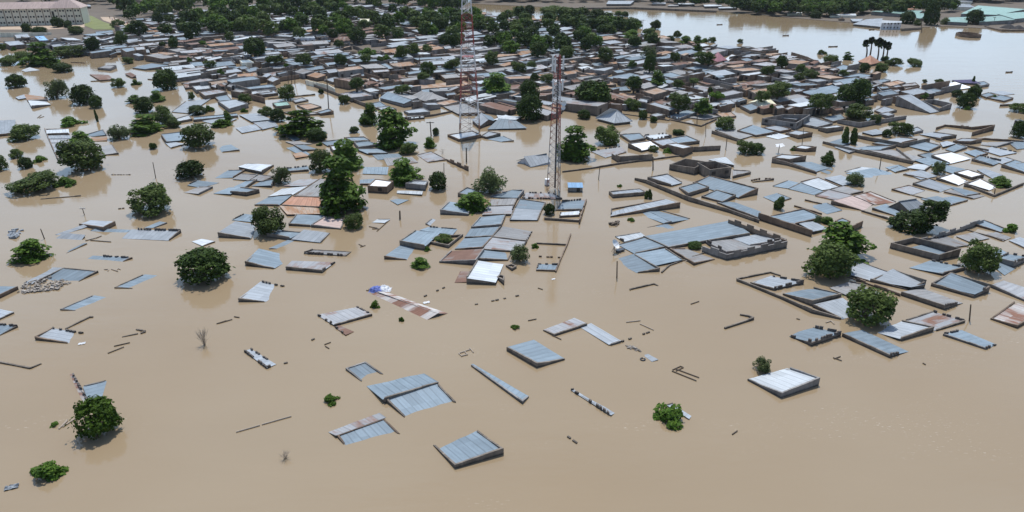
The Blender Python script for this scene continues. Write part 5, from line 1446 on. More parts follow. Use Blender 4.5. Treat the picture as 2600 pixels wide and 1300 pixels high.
# thatched hut, ring wall, coal heaps
o = ground(2136, 53); rt = root('thatched_hut', o); m = MB()
for k in range(10):
    a0, a1 = k * .628, (k + 1) * .628
    m.quad([(math.cos(a0) * 1.6, math.sin(a0) * 1.6, 1.0), (math.cos(a1) * 1.6, math.sin(a1) * 1.6, 1.0), (0, 0, 2.6)])
m.build('roof', 'wood', rt); m = MB(); m.tube((0, 0, -1), (0, 0, 1.3), 1.2, 1.2, 10); m.build('wall', 'mud', rt)
tag(rt, 'dark thatched hut standing at the water of the far bank', 'hut')
c0 = ground(2458, 92); rr = 26 / ppm(92)
wall_line('mud', 's', [Vector((c0.x + math.cos(k * math.pi / 4 + .2) * rr, c0.y + math.sin(k * math.pi / 4 + .2) * rr * 1.25, 1.35)) for k in range(9)], 'round brown ruin wall standing alone in the river', 'ring_wall')
for px, py, r in ((2505, 66, 2.2), (2560, 72, 5), (2585, 73, 4.2)):
    o = ground(px, py); m = MB(); rg = random.Random(px)
    ring = [[Vector((math.cos(a * .5236) * r * q * rg.uniform(.85, 1.1), math.sin(a * .5236) * r * q * rg.uniform(.85, 1.1), r * .55 * (1 - q) ** .9 - .3)) for a in range(12)] for q in (1, .7, .4, .15)]
    for k in range(3):
        for a in range(12): m.quad([ring[k][a], ring[k][(a + 1) % 12], ring[k + 1][(a + 1) % 12], ring[k + 1][a]])
    m.quad(ring[3]); ob = m.build('coal_heap', 'coal'); ob.location = o
    tag(ob, {2505: 'small black heap in front of the low teal shed, far bank', 2560: 'largest black heap beside the teal factory at the far right', 2585: 'black heap at the right edge overlapping the largest one'}[px], 'heap')

# ------------------------------------------------------------------ palms
def palm(bx, by, tx, ty, head_px, label):
    P = ground(bx, by); v = (650 - ty) / FPX
    H = CAM_H + P.y * (v * CT - ST) / (CT + v * ST)
    q = ground(tx, ty, H); lean = Vector((q.x - P.x, 0, 0))
    rt = root('palm_tree', P); rng = random.Random(bx)
    t = MB(); seg = 6
    for k in range(seg):
        a, b = k / seg, (k + 1) / seg
        t.tube(lean * a * a + Vector((0, 0, H * a - (1 if k == 0 else 0))), lean * b * b + Vector((0, 0, H * b)), .24 - .08 * a, .24 - .08 * b, 7)
    t.build('trunk', 'bark', rt)
    r = head_px / ppm(130) / 2
    def fans(n, lo, hi, rad):
        m = MB()
        for k in range(n):
            az = rng.random() * 6.28; el = rng.uniform(lo, hi)
            d = Vector((math.cos(az) * math.cos(el), math.sin(az) * math.cos(el), math.sin(el)))
            c = lean + Vector((0, 0, H)) + d * rad * rng.uniform(.05, .75)
            s = d.orthogonal().normalized(); s.rotate(Matrix.Rotation(rng.uniform(-.8, .8), 3, d)); u = d * .55 + d.cross(s) * .15
            for g in range(7):          # fan leaf of narrow fingers
                a = (g - 3) * .42
                e = (d * math.cos(a) + s * math.sin(a)) * rad * .5
                wv = (s * math.cos(a) - d * math.sin(a)) * rad * .11
                m.quad([c, c + e * .6 + wv, c + e, c + e * .6 - wv])
        return m
    fans(80, -.15, 1.5, r).build('crown', 'leaf_palm', rt)
    fans(20, -1.35, -.3, r * 1.1).build('dead_fronds', 'leaf_mango', rt)
    tag(rt, label, 'palm', 'palms by the orange roof')
palm(2200, 143, 2199, 110, 17, 'leftmost palm of the clump above the orange pyramid roof')
palm(2209, 142, 2214, 103, 18, 'tallest palm of the clump, directly over the orange roof peak')
palm(2228, 151, 2231, 108, 21, 'palm in the middle of the clump with the lowest foot')
palm(2241, 148, 2245, 113, 18, 'fourth palm of the clump, partly hidden behind its neighbour')
palm(2251, 147, 2255, 116, 19, 'rightmost palm of the clump, nearest the river bushes')

# ------------------------------------------------------------------ poles, posts
def pole(bx, by, tx, ty, w, label, arm=0, mat='wood'):
    P = ground(bx, by); v = (650 - ty) / FPX
    H = max(.5, CAM_H + P.y * (v * CT - ST) / (CT + v * ST)); q = ground(tx, ty, H)
    rt = root('pole', P); m = MB(); m.tube((0, 0, -1), (q.x - P.x, 0, H), w, w * .75, 6); m.build('shaft', mat, rt)
    if arm:
        m = MB(); m.tube((q.x - P.x - arm, 0, H * .93), (q.x - P.x + arm, .1, H * .93), w * .6, None, 5); m.build('crossarm', mat, rt)
        for s in (-.8, 0, .8):
            m = MB(); m.tube((q.x - P.x + s * arm, 0, H * .93), (q.x - P.x + s * arm, 0, H * .93 + .25), .05, .04, 5); m.build('insulator', 'antenna', rt)
    tag(rt, label, 'pole', 'poles in the water')
for a in [
    (395, 452, 388, 412, .07, 'thin leaning pole in open water right of the biggest left tree', 0),
    (215, 546, 209, 529, .06, 'short thin pole with crossbar near the round feathery left tree', .5),
    (114, 607, 103, 581, .07, 'leaning stick beside the spiky young tree at the far left', 0),
    (1015, 556, 1015, 535, .14, 'short thick dark post alone in the central channel', 0),
    (1127, 443, 1127, 414, .07, 'thin upright pole left of the notched wall and thick post', 0),
    (1184, 411, 1184, 375, .13, 'thick dark post in the reflection of the tall mast', 0),
    (1519, 456, 1523, 426, .07, 'slightly bent pole in the channel right of the slim mast', 0),
    (1567, 706, 1567, 663, .08, 'slim pole standing off the near corner of the long zinc roofs', 0),
    (1659, 430, 1658, 398, .12, 'pole at the end of the grey yard wall by the channel', 0),
    (1843, 380, 1846, 352, .08, 'leaning pole in the channel right of the white roofs', 0),
    (1793, 345, 1792, 312, .06, 'very thin pole in the channel below the striped sheds', 0),
    (2234, 431, 2238, 397, .08, 'thin pole in the right-hand channel by the submerged roofs', 0),
    (2037, 368, 2041, 326, .06, 'pole at the corner of the small white-roofed box', 0),
    (2465, 814, 2465, 773, .08, 'thin pole above the sloping roof at lower right', 0),
    (2526, 497, 2527, 480, .09, 'stubby post at the outer corner of the white roof yard', 0),
    (1095, 345, 1092, 309, .13, 'power pole with crossarm beside a round dark bush, middle channel', 1.0),
    (834, 276, 830, 201, .13, 'tall power pole in the flooded street at left of centre', .9),
    (740, 212, 739, 168, .1, 'power pole among rusty roofs, middle one of three', .8),
    (731, 212, 731, 170, .1, 'power pole among rusty roofs, leftmost of three', .8),
    (748, 213, 748, 174, .1, 'power pole among rusty roofs, rightmost of three', .8),
    (1632, 68, 1633, 50, .1, 'tiny power pole with crossarm by the far shoreline', 1.4),
    (1065, 173, 1065, 142, .12, 'power pole behind the long tan roof, left of the mast', .8),
    (449, 85, 448, 66, .11, 'power pole near the steep white roof in the upper left town', .8),
    (2341, 82, 2341, 44, .13, 'steel pole at the water edge of the far bank', 0),
    (2526, 62, 2526, 43, .12, 'lamp post in front of the low teal shed, far bank', .8),
    (1551, 288, 1550, 262, .08, 'pole right behind the white pyramid roof', 0),
    (1770, 314, 1771, 286, .08, 'pole beside the striped dashed shed roofs', 0),
]: pole(*a)

# umbrella-like ragged shelter on a pole, right side
P = ground(1976, 389); rt = root('market_umbrella', P)
m = MB(); m.tube((0, 0, -1), (0, 0, 2.2), .05, None, 6); m.build('shaft', 'wood', rt)
m = MB(); rg = random.Random(5)
for k in range(7):
    a = k * .9; e = Vector((math.cos(a) * rg.uniform(.7, 1.5), math.sin(a) * rg.uniform(.7, 1.5), 2.0 + rg.uniform(-.3, .2)))
    f = Vector((math.cos(a + .8) * rg.uniform(.7, 1.4), math.sin(a + .8) * rg.uniform(.7, 1.4), 2.0 + rg.uniform(-.3, .2))); m.quad([(0, 0, 2.35), e, f])
m.build('canopy', 'clothwhite', rt); tag(rt, 'torn umbrella on a thin pole above the water, beside a green bush', 'umbrella')

# big satellite dish at the corner of the long zinc roofs
P = ground(1559, 640); rt = root('satellite_dish', P)
m = MB(); dish_mesh(m, Vector((0, 0, 1.35)), Vector((.75, -.45, .75)), .85, .2, 20, 5); m.build('bowl', 'antenna', rt)
m = MB(); m.tube((0, 0, -1), (0, 0, 1.3), .06, None, 6); m.tube((-.5, .3, -.3), (0, 0, .9), .03, None, 4); m.build('stand', 'mastdark', rt)
m = MB(); m.tube((-.2, -.3, 1.0), (.75, -.5, 2.0), .025, None, 4); m.box((.75, -.5, 2.0), (.14, .14, .16)); m.build('feed_arm', 'mastdark', rt)
tag(rt, 'white satellite dish at the left corner of the long zinc roofs', 'satellite dish')
m = MB(); q = ground(1574, 638); m.box((0, 0, .25), (1.5, .8, .22), .5); m.box((-.3, -.4, .1), (.9, .5, .15), -.4); o = m.build('broken_crate', 'plastic'); o.location = q
tag(o, 'dark broken crate lying by the satellite dish', 'crate')

# water tank, top right block
m = MB(); m.tube((0, 0, 0), (0, 0, 1.5), .75, .7, 14); m.tube((0, 0, 1.5), (0, 0, 1.75), .7, .25, 14); o = m.build('water_tank', 'plastic'); o.location = top(2584, 320, 14); 
tag(o, 'black plastic water tank above roofs at the right edge', 'water tank')

# ------------------------------------------------------------------ floating and lying wreckage
def heap(name, poly, n, size, mat, label, cat, zmax=.35, stuff=True):
    m = MB(); rg = random.Random(int(poly[0][0]))
    for _ in range(n):
        i = rg.randrange(len(poly) - 2); a, b, c = poly[0], poly[i + 1], poly[i + 2]
        u, v = rg.random(), rg.random()
        if u + v > 1: u, v = 1 - u, 1 - v
        p = ground(a[0] + (b[0] - a[0]) * u + (c[0] - a[0]) * v, a[1] + (b[1] - a[1]) * u + (c[1] - a[1]) * v)
        s = size * rg.uniform(.4, 1.3)
        m.box((p.x, p.y, rg.uniform(-.02, zmax)), (s, s * rg.uniform(.3, .8), s * rg.uniform(.15, .4)), rg.random() * 3, 0, rg.uniform(-.5, .5))
    o = m.build(name, mat)
    tag(o, label, cat)
    if stuff: o['kind'] = 'stuff'
    return o
heap('rubble', [(45, 742), (65, 716), (130, 702), (185, 716), (150, 735), (60, 746)], 230, .42, 'rubble', 'heap of pale broken blocks spilling from the white-edged hipped roof', 'rubble', .2)
heap('scrap_metal', [(16, 606), (22, 588), (50, 582), (66, 590), (40, 604)], 26, 1.0, 'p', 'scatter of bent roofing scraps afloat at the far left', 'scrap', .15)
heap('debris', [(2415, 320), (2445, 318), (2500, 330), (2440, 332)], 24, .6, 'wood', 'dark floating litter below the walled block, right side', 'debris', .1)
heap('debris', [(1545, 570), (1560, 560), (1572, 568), (1560, 575)], 18, .7, 'wood', 'little heap of broken sticks left of the long wedge roofs', 'debris', .3)
heap('debris', [(1577, 872), (1600, 876), (1640, 897), (1600, 885)], 16, .5, 'rubble', 'line of pale rubble lumps on the sunken sheet beside the ribbed roof', 'rubble', .12)
heap('debris', [(1620, 662), (1720, 655), (1760, 662), (1700, 672)], 16, .4, 'palewood', 'scattered bits of wood in the yard of the long zinc roofs', 'debris', .1)
def planks(name, segs, label, mat='wood', w=.06, cat='debris'):
    m = MB()
    for x0, y0, x1, y1 in segs:
        a, b = ground(x0, y0), ground(x1, y1); a.z, b.z = .07, .09
        m.tube(a, b, w, w * .8, 5)
    o0 = ground(segs[0][0], segs[0][1]); tag(m.build(name, mat, None, o0), label, cat, 'floating wood')
for segs, lab, mt in [
    ([(1165, 898, 1195, 888), (1172, 905, 1188, 901), (1165, 898, 1173, 906), (1180, 893, 1187, 902), (1193, 884, 1202, 896)], 'floating wooden frame with crossbars above the long dark wall', 'palewood'),
    ([(1708, 940, 1728, 931), (1728, 931, 1735, 934), (1735, 934, 1716, 943), (1706, 943, 1768, 968), (1716, 938, 1775, 960)], 'tangle of planks with a small square frame, above the leafy bush', 'wood'),
    ([(1590, 819, 1626, 815), (1625, 823, 1660, 839)], 'two drifting boards near the line of dark blocks', 'palewood'),
    ([(290, 880, 330, 871), (274, 898, 315, 882)], 'pair of crossed drifting sticks in the left water', 'wood'),
    ([(600, 1098, 660, 1081), (665, 1079, 740, 1058)], 'long thin floating branch low in the open water', 'palewood'),
    ([(1859, 1104, 1872, 1095)], 'single short log drifting at lower right', 'wood'),
    ([(2115, 909, 2137, 917), (2118, 912, 2134, 906)], 'small dark piece of driftwood below the right row of houses', 'wood'),
    ([(2343, 923, 2350, 927)], 'tiny dark floating scrap at the lower right', 'wood'),
    ([(1341, 815, 1362, 811)], 'thin stick floating above the square zinc roof', 'wood'),
    ([(1366, 732, 1378, 736)], 'short dark stick below the walled yard in the centre', 'wood'),
    ([(265, 685, 276, 685), (276, 685, 274, 689), (283, 684, 300, 690), (300, 682, 306, 685), (300, 682, 295, 688)], 'small floating frames right of the hipped roof with rubble', 'palewood'),
    ([(217, 612, 245, 605), (245, 605, 258, 600), (230, 611, 282, 615)], 'bent roof timbers floating right of the white gabled sheets', 'wood'),
    ([(150, 1090, 172, 1070), (160, 1085, 192, 1064), (172, 1066, 155, 1085)], 'pale boards and sticks snagged left of the clumpy tree', 'palewood'),
    ([(937, 576, 958, 580), (957, 588, 986, 562), (945, 582, 962, 582)], 'broken timbers by the small floating white sheet', 'wood'),
    ([(911, 621, 922, 626), (915, 628, 928, 624)], 'little cluster of sticks in the water left of the walled yard', 'wood'),
    ([(824, 876, 840, 870), (826, 880, 836, 886)], 'short broken sticks below the dashed-edge roof', 'wood'),
    ([(1754, 773, 1775, 766)], 'thin stick adrift in the wide open water right of centre', 'wood'),
    ([(2022, 810, 2031, 812)], 'dark floating lump left of the lower right row of houses', 'wood'),
    ([(2097, 820, 2110, 816), (2110, 816, 2118, 824)], 'two pale sticks above the block-edged roof, lower right', 'palewood'),
    ([(1401, 852, 1425, 863)], 'stick trailing from the rust-streaked roof in the lower middle', 'wood'),
    ([(555, 822, 590, 812), (595, 805, 608, 807), (550, 823, 575, 815)], 'faint drifting twigs right of the big mango tree', 'wood'),
    ([(640, 450, 660, 452), (655, 448, 658, 455)], 'dark snag of sticks near the low zinc rows at left', 'wood'),
    ([(95, 300, 105, 292), (100, 300, 112, 296)], 'small twisted branch in the pale water at far left', 'wood'),
]: planks('driftwood', segs, lab, mt)
# rope-tyre ring
m = MB(); q = ground(1632, 913)
for k in range(10): m.tube((math.cos(k * .628) * .3, math.sin(k * .628) * .3, .05), (math.cos((k + 1) * .628) * .3, math.sin((k + 1) * .628) * .3, .05), .07, None, 5)
o = m.build('tyre', 'plastic'); o.location = q; tag(o, 'old tyre floating below the line of rubble lumps', 'tyre')
# tarpaulin heap
rt = root('tarpaulin_heap', ground(962, 738)); rg = random.Random(11)
def cloth(w, d, h, off, mat, seed):
    m = MB(); n = 14; G = []
    for j in range(n + 1):
        G.append([])
        for i in range(n + 1):
            s, t = i / n - .5, j / n - .5
            z = h * max(0, 1 - (s * s + t * t) * 3.6) + .28 * noise.noise(Vector((s * 7 + seed, t * 7, seed))) + .12 * noise.noise(Vector((s * 18 + seed, t * 18, seed)))
            G[-1].append(Vector((off[0] + s * w, off[1] + t * d, max(-.05, z))))
    for j in range(n):
        for i in range(n): m.quad([G[j][i], G[j][i + 1], G[j + 1][i + 1], G[j + 1][i]])
    return m.build('sheet', mat, rt)
cloth(2.4, 2.0, .55, (-.3, .2), 'clothblue', 3.1); cloth(2.2, 1.7, .62, (.75, .3), 'clothwhite', 7.7)
m = MB(); m.tube((-1.9, 0, .05), (.3, -.6, .1), .06, None, 5); m.tube((-1.6, .4, .05), (-.2, -.9, .1), .06, None, 5); m.build('timber', 'wood', rt)
tag(rt, 'crumpled blue and white tarpaulin heap at the end of the rusty gable roof', 'tarpaulin')
for x, y, s, lab in ((30, 1238, .5, 'crumpled silver sheet floating at the lower left corner'), (1405, 709, .25, 'small white scrap floating in the middle water'), (208, 873, .35, 'pinkish plastic scrap beside the small zinc roof at left'), (1083, 769, .4, 'white torn sack adrift right of the rusty gable roof')):
    m = MB(); n = 8; G = [[Vector(((i / n - .5) * s * 2.4, (j / n - .5) * s * 1.3, max(.0, .22 * s + .3 * s * noise.noise(Vector((i * .9, j * .9, x)))))) for i in range(n + 1)] for j in range(n + 1)]
    for j in range(n):
        for i in range(n): m.quad([G[j][i], G[j][i + 1], G[j + 1][i + 1], G[j + 1][i]])
    o = m.build('floating_sheet', 'clothwhite' if x != 30 else 'p'); o.location = ground(x, y); o.rotation_euler.z = .4
    tag(o, lab, 'litter')
# boats
def boat(x, y, lab, L=3.2):
    rt = root('canoe', ground(x, y)); m = MB(); n = 10; sec = []
    for k in range(n + 1):
        t = k / n * 2 - 1; w = .42 * (1 - t * t) ** .6 + .02; zz = .28 + .16 * t * t
        sec.append([Vector((t * L / 2, -w, zz)), Vector((t * L / 2, -w * .5, -.1)), Vector((t * L / 2, w * .5, -.1)), Vector((t * L / 2, w, zz))])
    for a, b in zip(sec, sec[1:]):
        for i in range(3): m.quad([a[i], b[i], b[i + 1], a[i + 1]])
    m.build('hull', 'wood', rt)
    m = MB(); m.box((.3, 0, .22), (.3, .8, .05)); m.build('thwart', 'palewood', rt)
    rt.rotation_euler.z = .15; tag(rt, lab, 'boat', 'canoes on the river')
boat(2115, 119, 'dark canoe on the river just behind the houses, left of the palms', 4.6)
boat(1995, 91, 'dark canoe in the widest part of the river', 3.4)
boat(1827, 63, 'tiny dark boat mid-river, left of the palms and nearer the far bank', 3.4)
boat(2213, 76, 'small boat close to the white two-storey building', 3.2)
boat(2562, 184, 'small boat at the far right of the river', 3.0)
# bare shrubs
def bare(x, y, w, h, lab, n):
    s = ppm(y); rt = root('bare_shrub', ground(x, y)); m = MB(); rg = random.Random(x)
    for k in range(n):
        a = rg.random() * 6.28; sp = rg.uniform(.05, .5) * w / s; q = Vector((math.cos(a) * sp, math.sin(a) * sp, rg.uniform(.45, 1) * h / s))
        mid = q * .5 + Vector((0, 0, .15)); m.tube((0, 0, -.3), mid, .014, .010, 3); m.tube(mid, q, .014, .006, 3)
        for _ in range(2): m.tube(mid, mid + (q - mid) * .8 + Vector((rg.gauss(0, .25), rg.gauss(0, .25), rg.gauss(0, .1))), .01, .005, 3)
    m.build('twigs', 'palewood', rt); tag(rt, lab, 'shrub', 'leafless shrubs')
bare(520, 876, 40, 48, 'leafless fan of twigs rising from the water below the big mango tree', 34)
bare(725, 1163, 34, 24, 'low leafless twigs in the open water near the bottom, left of centre', 18)
bare(1124, 389, 22, 14, 'small bare shrub by the rust-streaked roof near the tall mast', 10)
# crowd on the dirt road
def person(loc, h, cloth, lab):
    bmn = bmesh.new(); me = bpy.data.meshes.new('person')
    J = [(0, 0, .95), (0, 0, 1.2), (0, 0, 1.45), (0, 0, 1.56), (0, .02, 1.72), (.1, 0, .9), (.12, .03, .5), (.12, 0, .06), (.14, -.12, .03), (-.1, 0, .9), (-.11, -.08, .5), (-.12, .05, .06), (-.12, -.07, .03),
         (.2, 0, 1.42), (.27, .02, 1.15), (.28, -.08, .9), (-.2, 0, 1.42), (-.27, .03, 1.15), (-.27, -.1, .92)]
    E = [(0, 1), (1, 2), (2, 3), (3, 4), (0, 5), (5, 6), (6, 7), (7, 8), (0, 9), (9, 10), (10, 11), (11, 12), (2, 13), (13, 14), (14, 15), (2, 16), (16, 17), (17, 18)]
    me.from_pydata([tuple(c * h / 1.75 for c in j) for j in J], E, [])
    rad = [.14, .15, .16, .06, .11, .1, .07, .05, .04, .1, .07, .05, .04, .07, .05, .04, .07, .05, .04]
    ob = bpy.data.objects.new('person', me); COL.objects.link(ob)
    md = ob.modifiers.new('skin', 'SKIN')
    for v, r_ in zip(me.skin_vertices[0].data, rad): v.radius = (r_, r_)
    me.skin_vertices[0].data[0].use_root = True
    ob.modifiers.new('sub', 'SUBSURF').levels = 1
    me.materials.append(MATS[cloth]); ob.location = loc
    bmn.free(); return ob
rg = random.Random(3); pro = {}
spots = [(279 + k * 4.1, 48 + k * 1.15 + (k % 3) * 1.6) for k in range(13)]
labs = ['person at the upper end of the crowd on the dirt road', 'second person down the dirt road crowd, in pale clothes', 'person in blue near the top of the road crowd', 'person in dark clothes, fourth from the upper end of the crowd', 'person in pale clothes before the middle of the crowd', 'person in red near the middle of the road crowd',
        'person in the very middle of the road crowd', 'person in pale clothes just past the middle of the crowd', 'person in blue in the lower half of the road crowd', 'person in dark clothes, fourth from the lower end of the crowd', 'person in pale clothes, third from the lower end of the crowd', 'person in red, second from the lower end of the crowd', 'person at the lower end of the crowd on the dirt road']
cl = ['skin', 'clothwhite', 'clothblue', 'skin', 'clothwhite', 'clothred', 'skin', 'clothwhite', 'clothblue', 'skin', 'clothwhite', 'clothred', 'skin']
for k, (x, y) in enumerate(spots):
    p = ground(x, y, .2)
    if cl[k] not in pro: ob = pro[cl[k]] = person(p, 1.72, cl[k], labs[k])
    else: ob = pro[cl[k]].copy(); COL.objects.link(ob); ob.location = p
    ob.rotation_euler.z = rg.random() * 6.28
    tag(ob, labs[k], 'person', 'crowd on the dirt road')
# ------------------------------------------------------------------ the packed quarter: rooms filling the blocks between the houses above
def sat(A, B):
    for P in (A, B):
        for i in range(len(P)):
            e = P[(i + 1) % len(P)] - P[i]; n = Vector((-e.y, e.x))
            a = [n.dot(q) for q in A]; b = [n.dot(q) for q in B]
            if max(a) <= min(b) or max(b) <= min(a): return False
    return True
CELL = 14.0; GRID = {}
def cells(Q):
    xs = [q.x for q in Q]; ys = [q.y for q in Q]
    for i in range(int(min(xs) // CELL), int(max(xs) // CELL) + 1):
        for j in range(int(min(ys) // CELL), int(max(ys) // CELL) + 1): yield (i, j)
def put(Q):
    for c in cells(Q): GRID.setdefault(c, []).append(Q)
def clear(Q):
    return not any(sat(Q, o) for c in cells(Q) for o in GRID.get(c, ()))
HAND = [h for h in HOUSES if len(h) == 4]
ORI = []
for h in HAND:
    c = sum(h, Vector((0, 0))) / 4
    shrink = [c + (q - c) * 0.9 for q in h]; put(shrink)
    e = h[1] - h[0]
    if c.y > 190 and e.length > 2: ORI.append((c, math.atan2(e.y, e.x)))
put([Vector(ground(x, y).xy) for x, y in ((890, 136), (960, 138), (985, 118), (900, 112))])      # the overgrown pool
put([Vector(ground(x, y).xy) for x, y in ((250, 50), (330, 78), (345, 60), (280, 40))])           # the road with the crowd
put([Vector(ground(x, y).xy) for x, y in ((0, 84), (216, 76), (212, 56), (0, 60))])
def angle_at(c):
    b = sorted(ORI, key=lambda o: (o[0] - c).length_squared)[:6]      # rooms line up with their neighbours, long side across
    s4 = sum(math.sin(4 * o[1]) for o in b); c4 = sum(math.cos(4 * o[1]) for o in b)
    return math.atan2(s4, c4) / 4
rng = random.Random(21)
cand = []
xs = [ground(x, y) for x, y in TOWN]
ymin, ymax = min(p.y for p in xs), max(p.y for p in xs); xmin, xmax = min(p.x for p in xs), max(p.x for p in xs)
for pas, (gw, lo, hi) in enumerate(((6.0, 7.5, 13.0), (4.5, 4.2, 7.5), (3.0, 2.4, 4.0))):
    y = ymin
    while y < ymax:
        x = xmin
        while x < xmax:
            cx, cy = x + rng.uniform(-1.5, 1.5), y + rng.uniform(-1.5, 1.5)
            x += gw
            q = pix((cx, cy, 0))
            if not in_poly(q, TOWN) or q[0] < -60 or q[0] > 2660: continue
            if q[1] < 60 and rng.random() < .4: continue
            cand.append((pas, cx, cy, rng.uniform(lo, hi), rng.uniform(lo * .55, hi * .52), rng.random()))
        y += gw
FILL = []
for pas, cx, cy, w, d, r_ in cand:
    a = angle_at(Vector((cx, cy))) + rng.gauss(0, .035)
    ux, uy = Vector((math.cos(a), math.sin(a))), Vector((-math.sin(a), math.cos(a)))
    c = Vector((cx, cy))
    Q = [c - ux * w / 2 + uy * d / 2, c + ux * w / 2 + uy * d / 2, c + ux * w / 2 - uy * d / 2, c - ux * w / 2 - uy * d / 2]
    if not clear(Q): continue
    put(Q)
    q = pix((cx, cy, 0))
    h = rng.uniform(1.0, 2.2) * (1.0 if q[1] > 130 else 1.1); sl = rng.uniform(.2, .7)
    k = rng.randrange(4)
    zs = [(h + sl, h + sl, h, h), (h, h + sl, h + sl, h), (h, h, h + sl, h + sl), (h + sl, h, h, h + sl)][k]
    z3 = [Vector((p.x, p.y, z)) for p, z in zip(Q, zs)]
    t = noise.noise(Vector((cx * .02, cy * .02, 4))) + rng.gauss(0, .42)
    mat = 'z' if t < -.42 else 'p' if t < -.06 else 'w' if t < .02 else 'g' if t < .22 else 'm' if t < .42 else 'o' if t < .62 else 'r'
    mat = 'p' if (q[1] < 70 and mat == 'r') else mat
    FILL.append((w * d * ppm(q[1]) ** 2 * math.sin(math.atan2(CAM_H, cy)), mat, z3, q))
FILL.sort(key=lambda f: -f[0])
n_now = sum(1 for o in COL.objects if o.get('category') in ('house', 'building')) + sum(1 for t in THINGS if t[3] == 'house')
N_THINGS = max(0, 298 - n_now)
for s, mat, z3, q in FILL[:N_THINGS]:
    house([(mat, ''.join(rng.choice('1112') for _ in range(4)), z3)], rng.choice(['cement', 'mud', 'cement', 'greyblock']), name='town_house', group='houses packed in the dry quarter')
RM = ['z', 'p', 'w', 'g', 'm', 'o', 'r']; WM = ['cement', 'mud', 'greyblock']
walls = MB(); roofs = MB()
hs = HOUSES; wmi = MB()
for s, mat, z3, q in FILL[N_THINGS:]:
    a0 = len(walls.f); para = MB(); rl = []
    I = [Vector((p.x, p.y, p.z)) for p in z3]
    n0 = len(walls.m); panel(walls, para, rl, I, rng.choice(('1111', '1011', '0000', '1110')), .12, rng, .2)
    w_ = rng.randrange(3)
    for i in range(n0, len(walls.m)): walls.m[i] = w_
    for rb in rl:
        k0 = len(walls.v); walls.v += rb.v
        for f, uv in zip(rb.f, rb.uv): walls.f.append(tuple(i + k0 for i in f)); walls.m.append(3 + RM.index(mat)); walls.uv.append(uv)
    # an opening or two in the wall that faces the water
    A, B = max(((z3[i], z3[(i + 1) % 4]) for i in range(4)), key=lambda e: -((e[0] + e[1]) / 2).y)
    dv = B - A; rz = math.atan2(dv.y, dv.x)
    for t_ in (.3, .7):
        if rng.random() < .4:
            p = A.lerp(B, t_); mb_n = len(walls.m); walls.box((p.x, p.y - .03, 1.0), (.9, .1, rng.choice((.7, 1.7))), rz, 10)
o = walls.build('distant_houses', WM + RM + ['dark'])
o['kind'] = 'stuff'; o['label'] = 'mass of small distant houses packed behind and between the nearer ones'; o['category'] = 'houses'
# yard walls threading the packed quarter
yw = MB(); wl = 0
for k in range(420):
    x, y = rng.uniform(xmin, xmax), rng.uniform(ymin, ymax * .9)
    q = pix((x, y, 0))
    if not in_poly(q, TOWN) or q[0] < -40 or q[0] > 2640 or q[1] < 70: continue
    a = angle_at(Vector((x, y))) + (math.pi / 2 if rng.random() < .35 else 0); L = rng.uniform(6, 16)
    A = Vector((x, y)); B = A + Vector((math.cos(a), math.sin(a))) * L; n = Vector((-math.sin(a), math.cos(a))) * .1
    H_ = rng.uniform(1.5, 2.3)
    sect = [A - n, B - n, B + n, A + n]
    yw.hexa([(p.x, p.y, -.5) for p in sect], [(p.x, p.y, H_) for p in sect], rng.randrange(3)); wl += 1
o = yw.build('yard_walls', WM); o['kind'] = 'stuff'; o['label'] = 'mass of yard walls threading between the packed houses of the quarter'; o['category'] = 'walls'

# ------------------------------------------------------------------ far trees
far_t = []
rt_ = random.Random(5)
def add_far(poly, n, hm, lo=6.5, hi=12):
    xs_ = [p[0] for p in poly]; ys_ = [p[1] for p in poly]
    k = 0
    while k < n:
        x, y = rt_.uniform(min(xs_), max(xs_)), rt_.uniform(min(ys_), max(ys_))
        if in_poly((x, y), poly): far_t.append((x, y, rt_.uniform(lo, hi))); k += 1
add_far([(330, 58), (470, 52), (640, 44), (860, 30), (1180, 34), (1180, -12), (300, -12), (300, 40)], 150, 0)
add_far([(-60, 12), (330, 12), (330, -16), (-60, -16)], 60, 0)
add_far([(430, 110), (660, 90), (900, 78), (1180, 84), (1240, 60), (1180, 40), (800, 34), (460, 60)], 62, 0, 5.5, 9)
add_far([(1186, 6), (1440, 6), (1440, -14), (1186, -14)], 55, 0)
add_far([(1440, 4), (1960, 8), (1960, -16), (1440, -16)], 60, 0)
add_far([(1860, 32), (2000, 26), (2230, 20), (2230, -14), (1860, -14)], 80, 0, 7, 13)
add_far([(2040, 45), (2110, 46), (2200, 30), (2040, 24)], 16, 0, 6, 9)
add_far([(2200, 22), (2330, 14), (2600, 6), (2620, -14), (2200, -14)], 60, 0, 7, 12)
add_far([(1870, 34), (2000, 44), (2110, 40), (2200, 36), (2230, 20), (1870, 16)], 60, 0, 6, 10)
add_far([(2215, 24), (2420, 8), (2600, 4), (2600, -8), (2200, 8)], 70, 0, 6, 11)
add_far([(1240, 6), (1700, 8), (1860, 16), (1860, 2), (1240, -8)], 50, 0, 5, 8)
add_far([(1190, 62), (1320, 46), (1520, 58), (1640, 92), (1560, 104), (1400, 84), (1200, 92)], 50, 0, 5, 8)
add_far([(1200, 95), (1500, 90), (1690, 118), (1650, 140), (1250, 150)], 26, 0, 5, 7.5)
add_far([(430, 60), (1180, 40), (1180, 120), (700, 110), (420, 100)], 50, 0, 5.5, 8.5)
add_far([(2040, 44), (2110, 47), (2170, 44), (2300, 40), (2420, 34), (2420, 20), (2200, 28)], 40, 0, 5, 9)
add_far([(1600, 12), (1880, 22), (1960, 40), (1960, 24), (1700, 4)], 34, 0, 5, 8)
lf = {}
for k in 'dn':
    for v in range(3):
        mb = MB(); leaf_cloud(mb, lobes_of(k, random.Random(90 + v)), 620, .085, random.Random(50 + v)); lf[k, v] = mb
wood = MB()
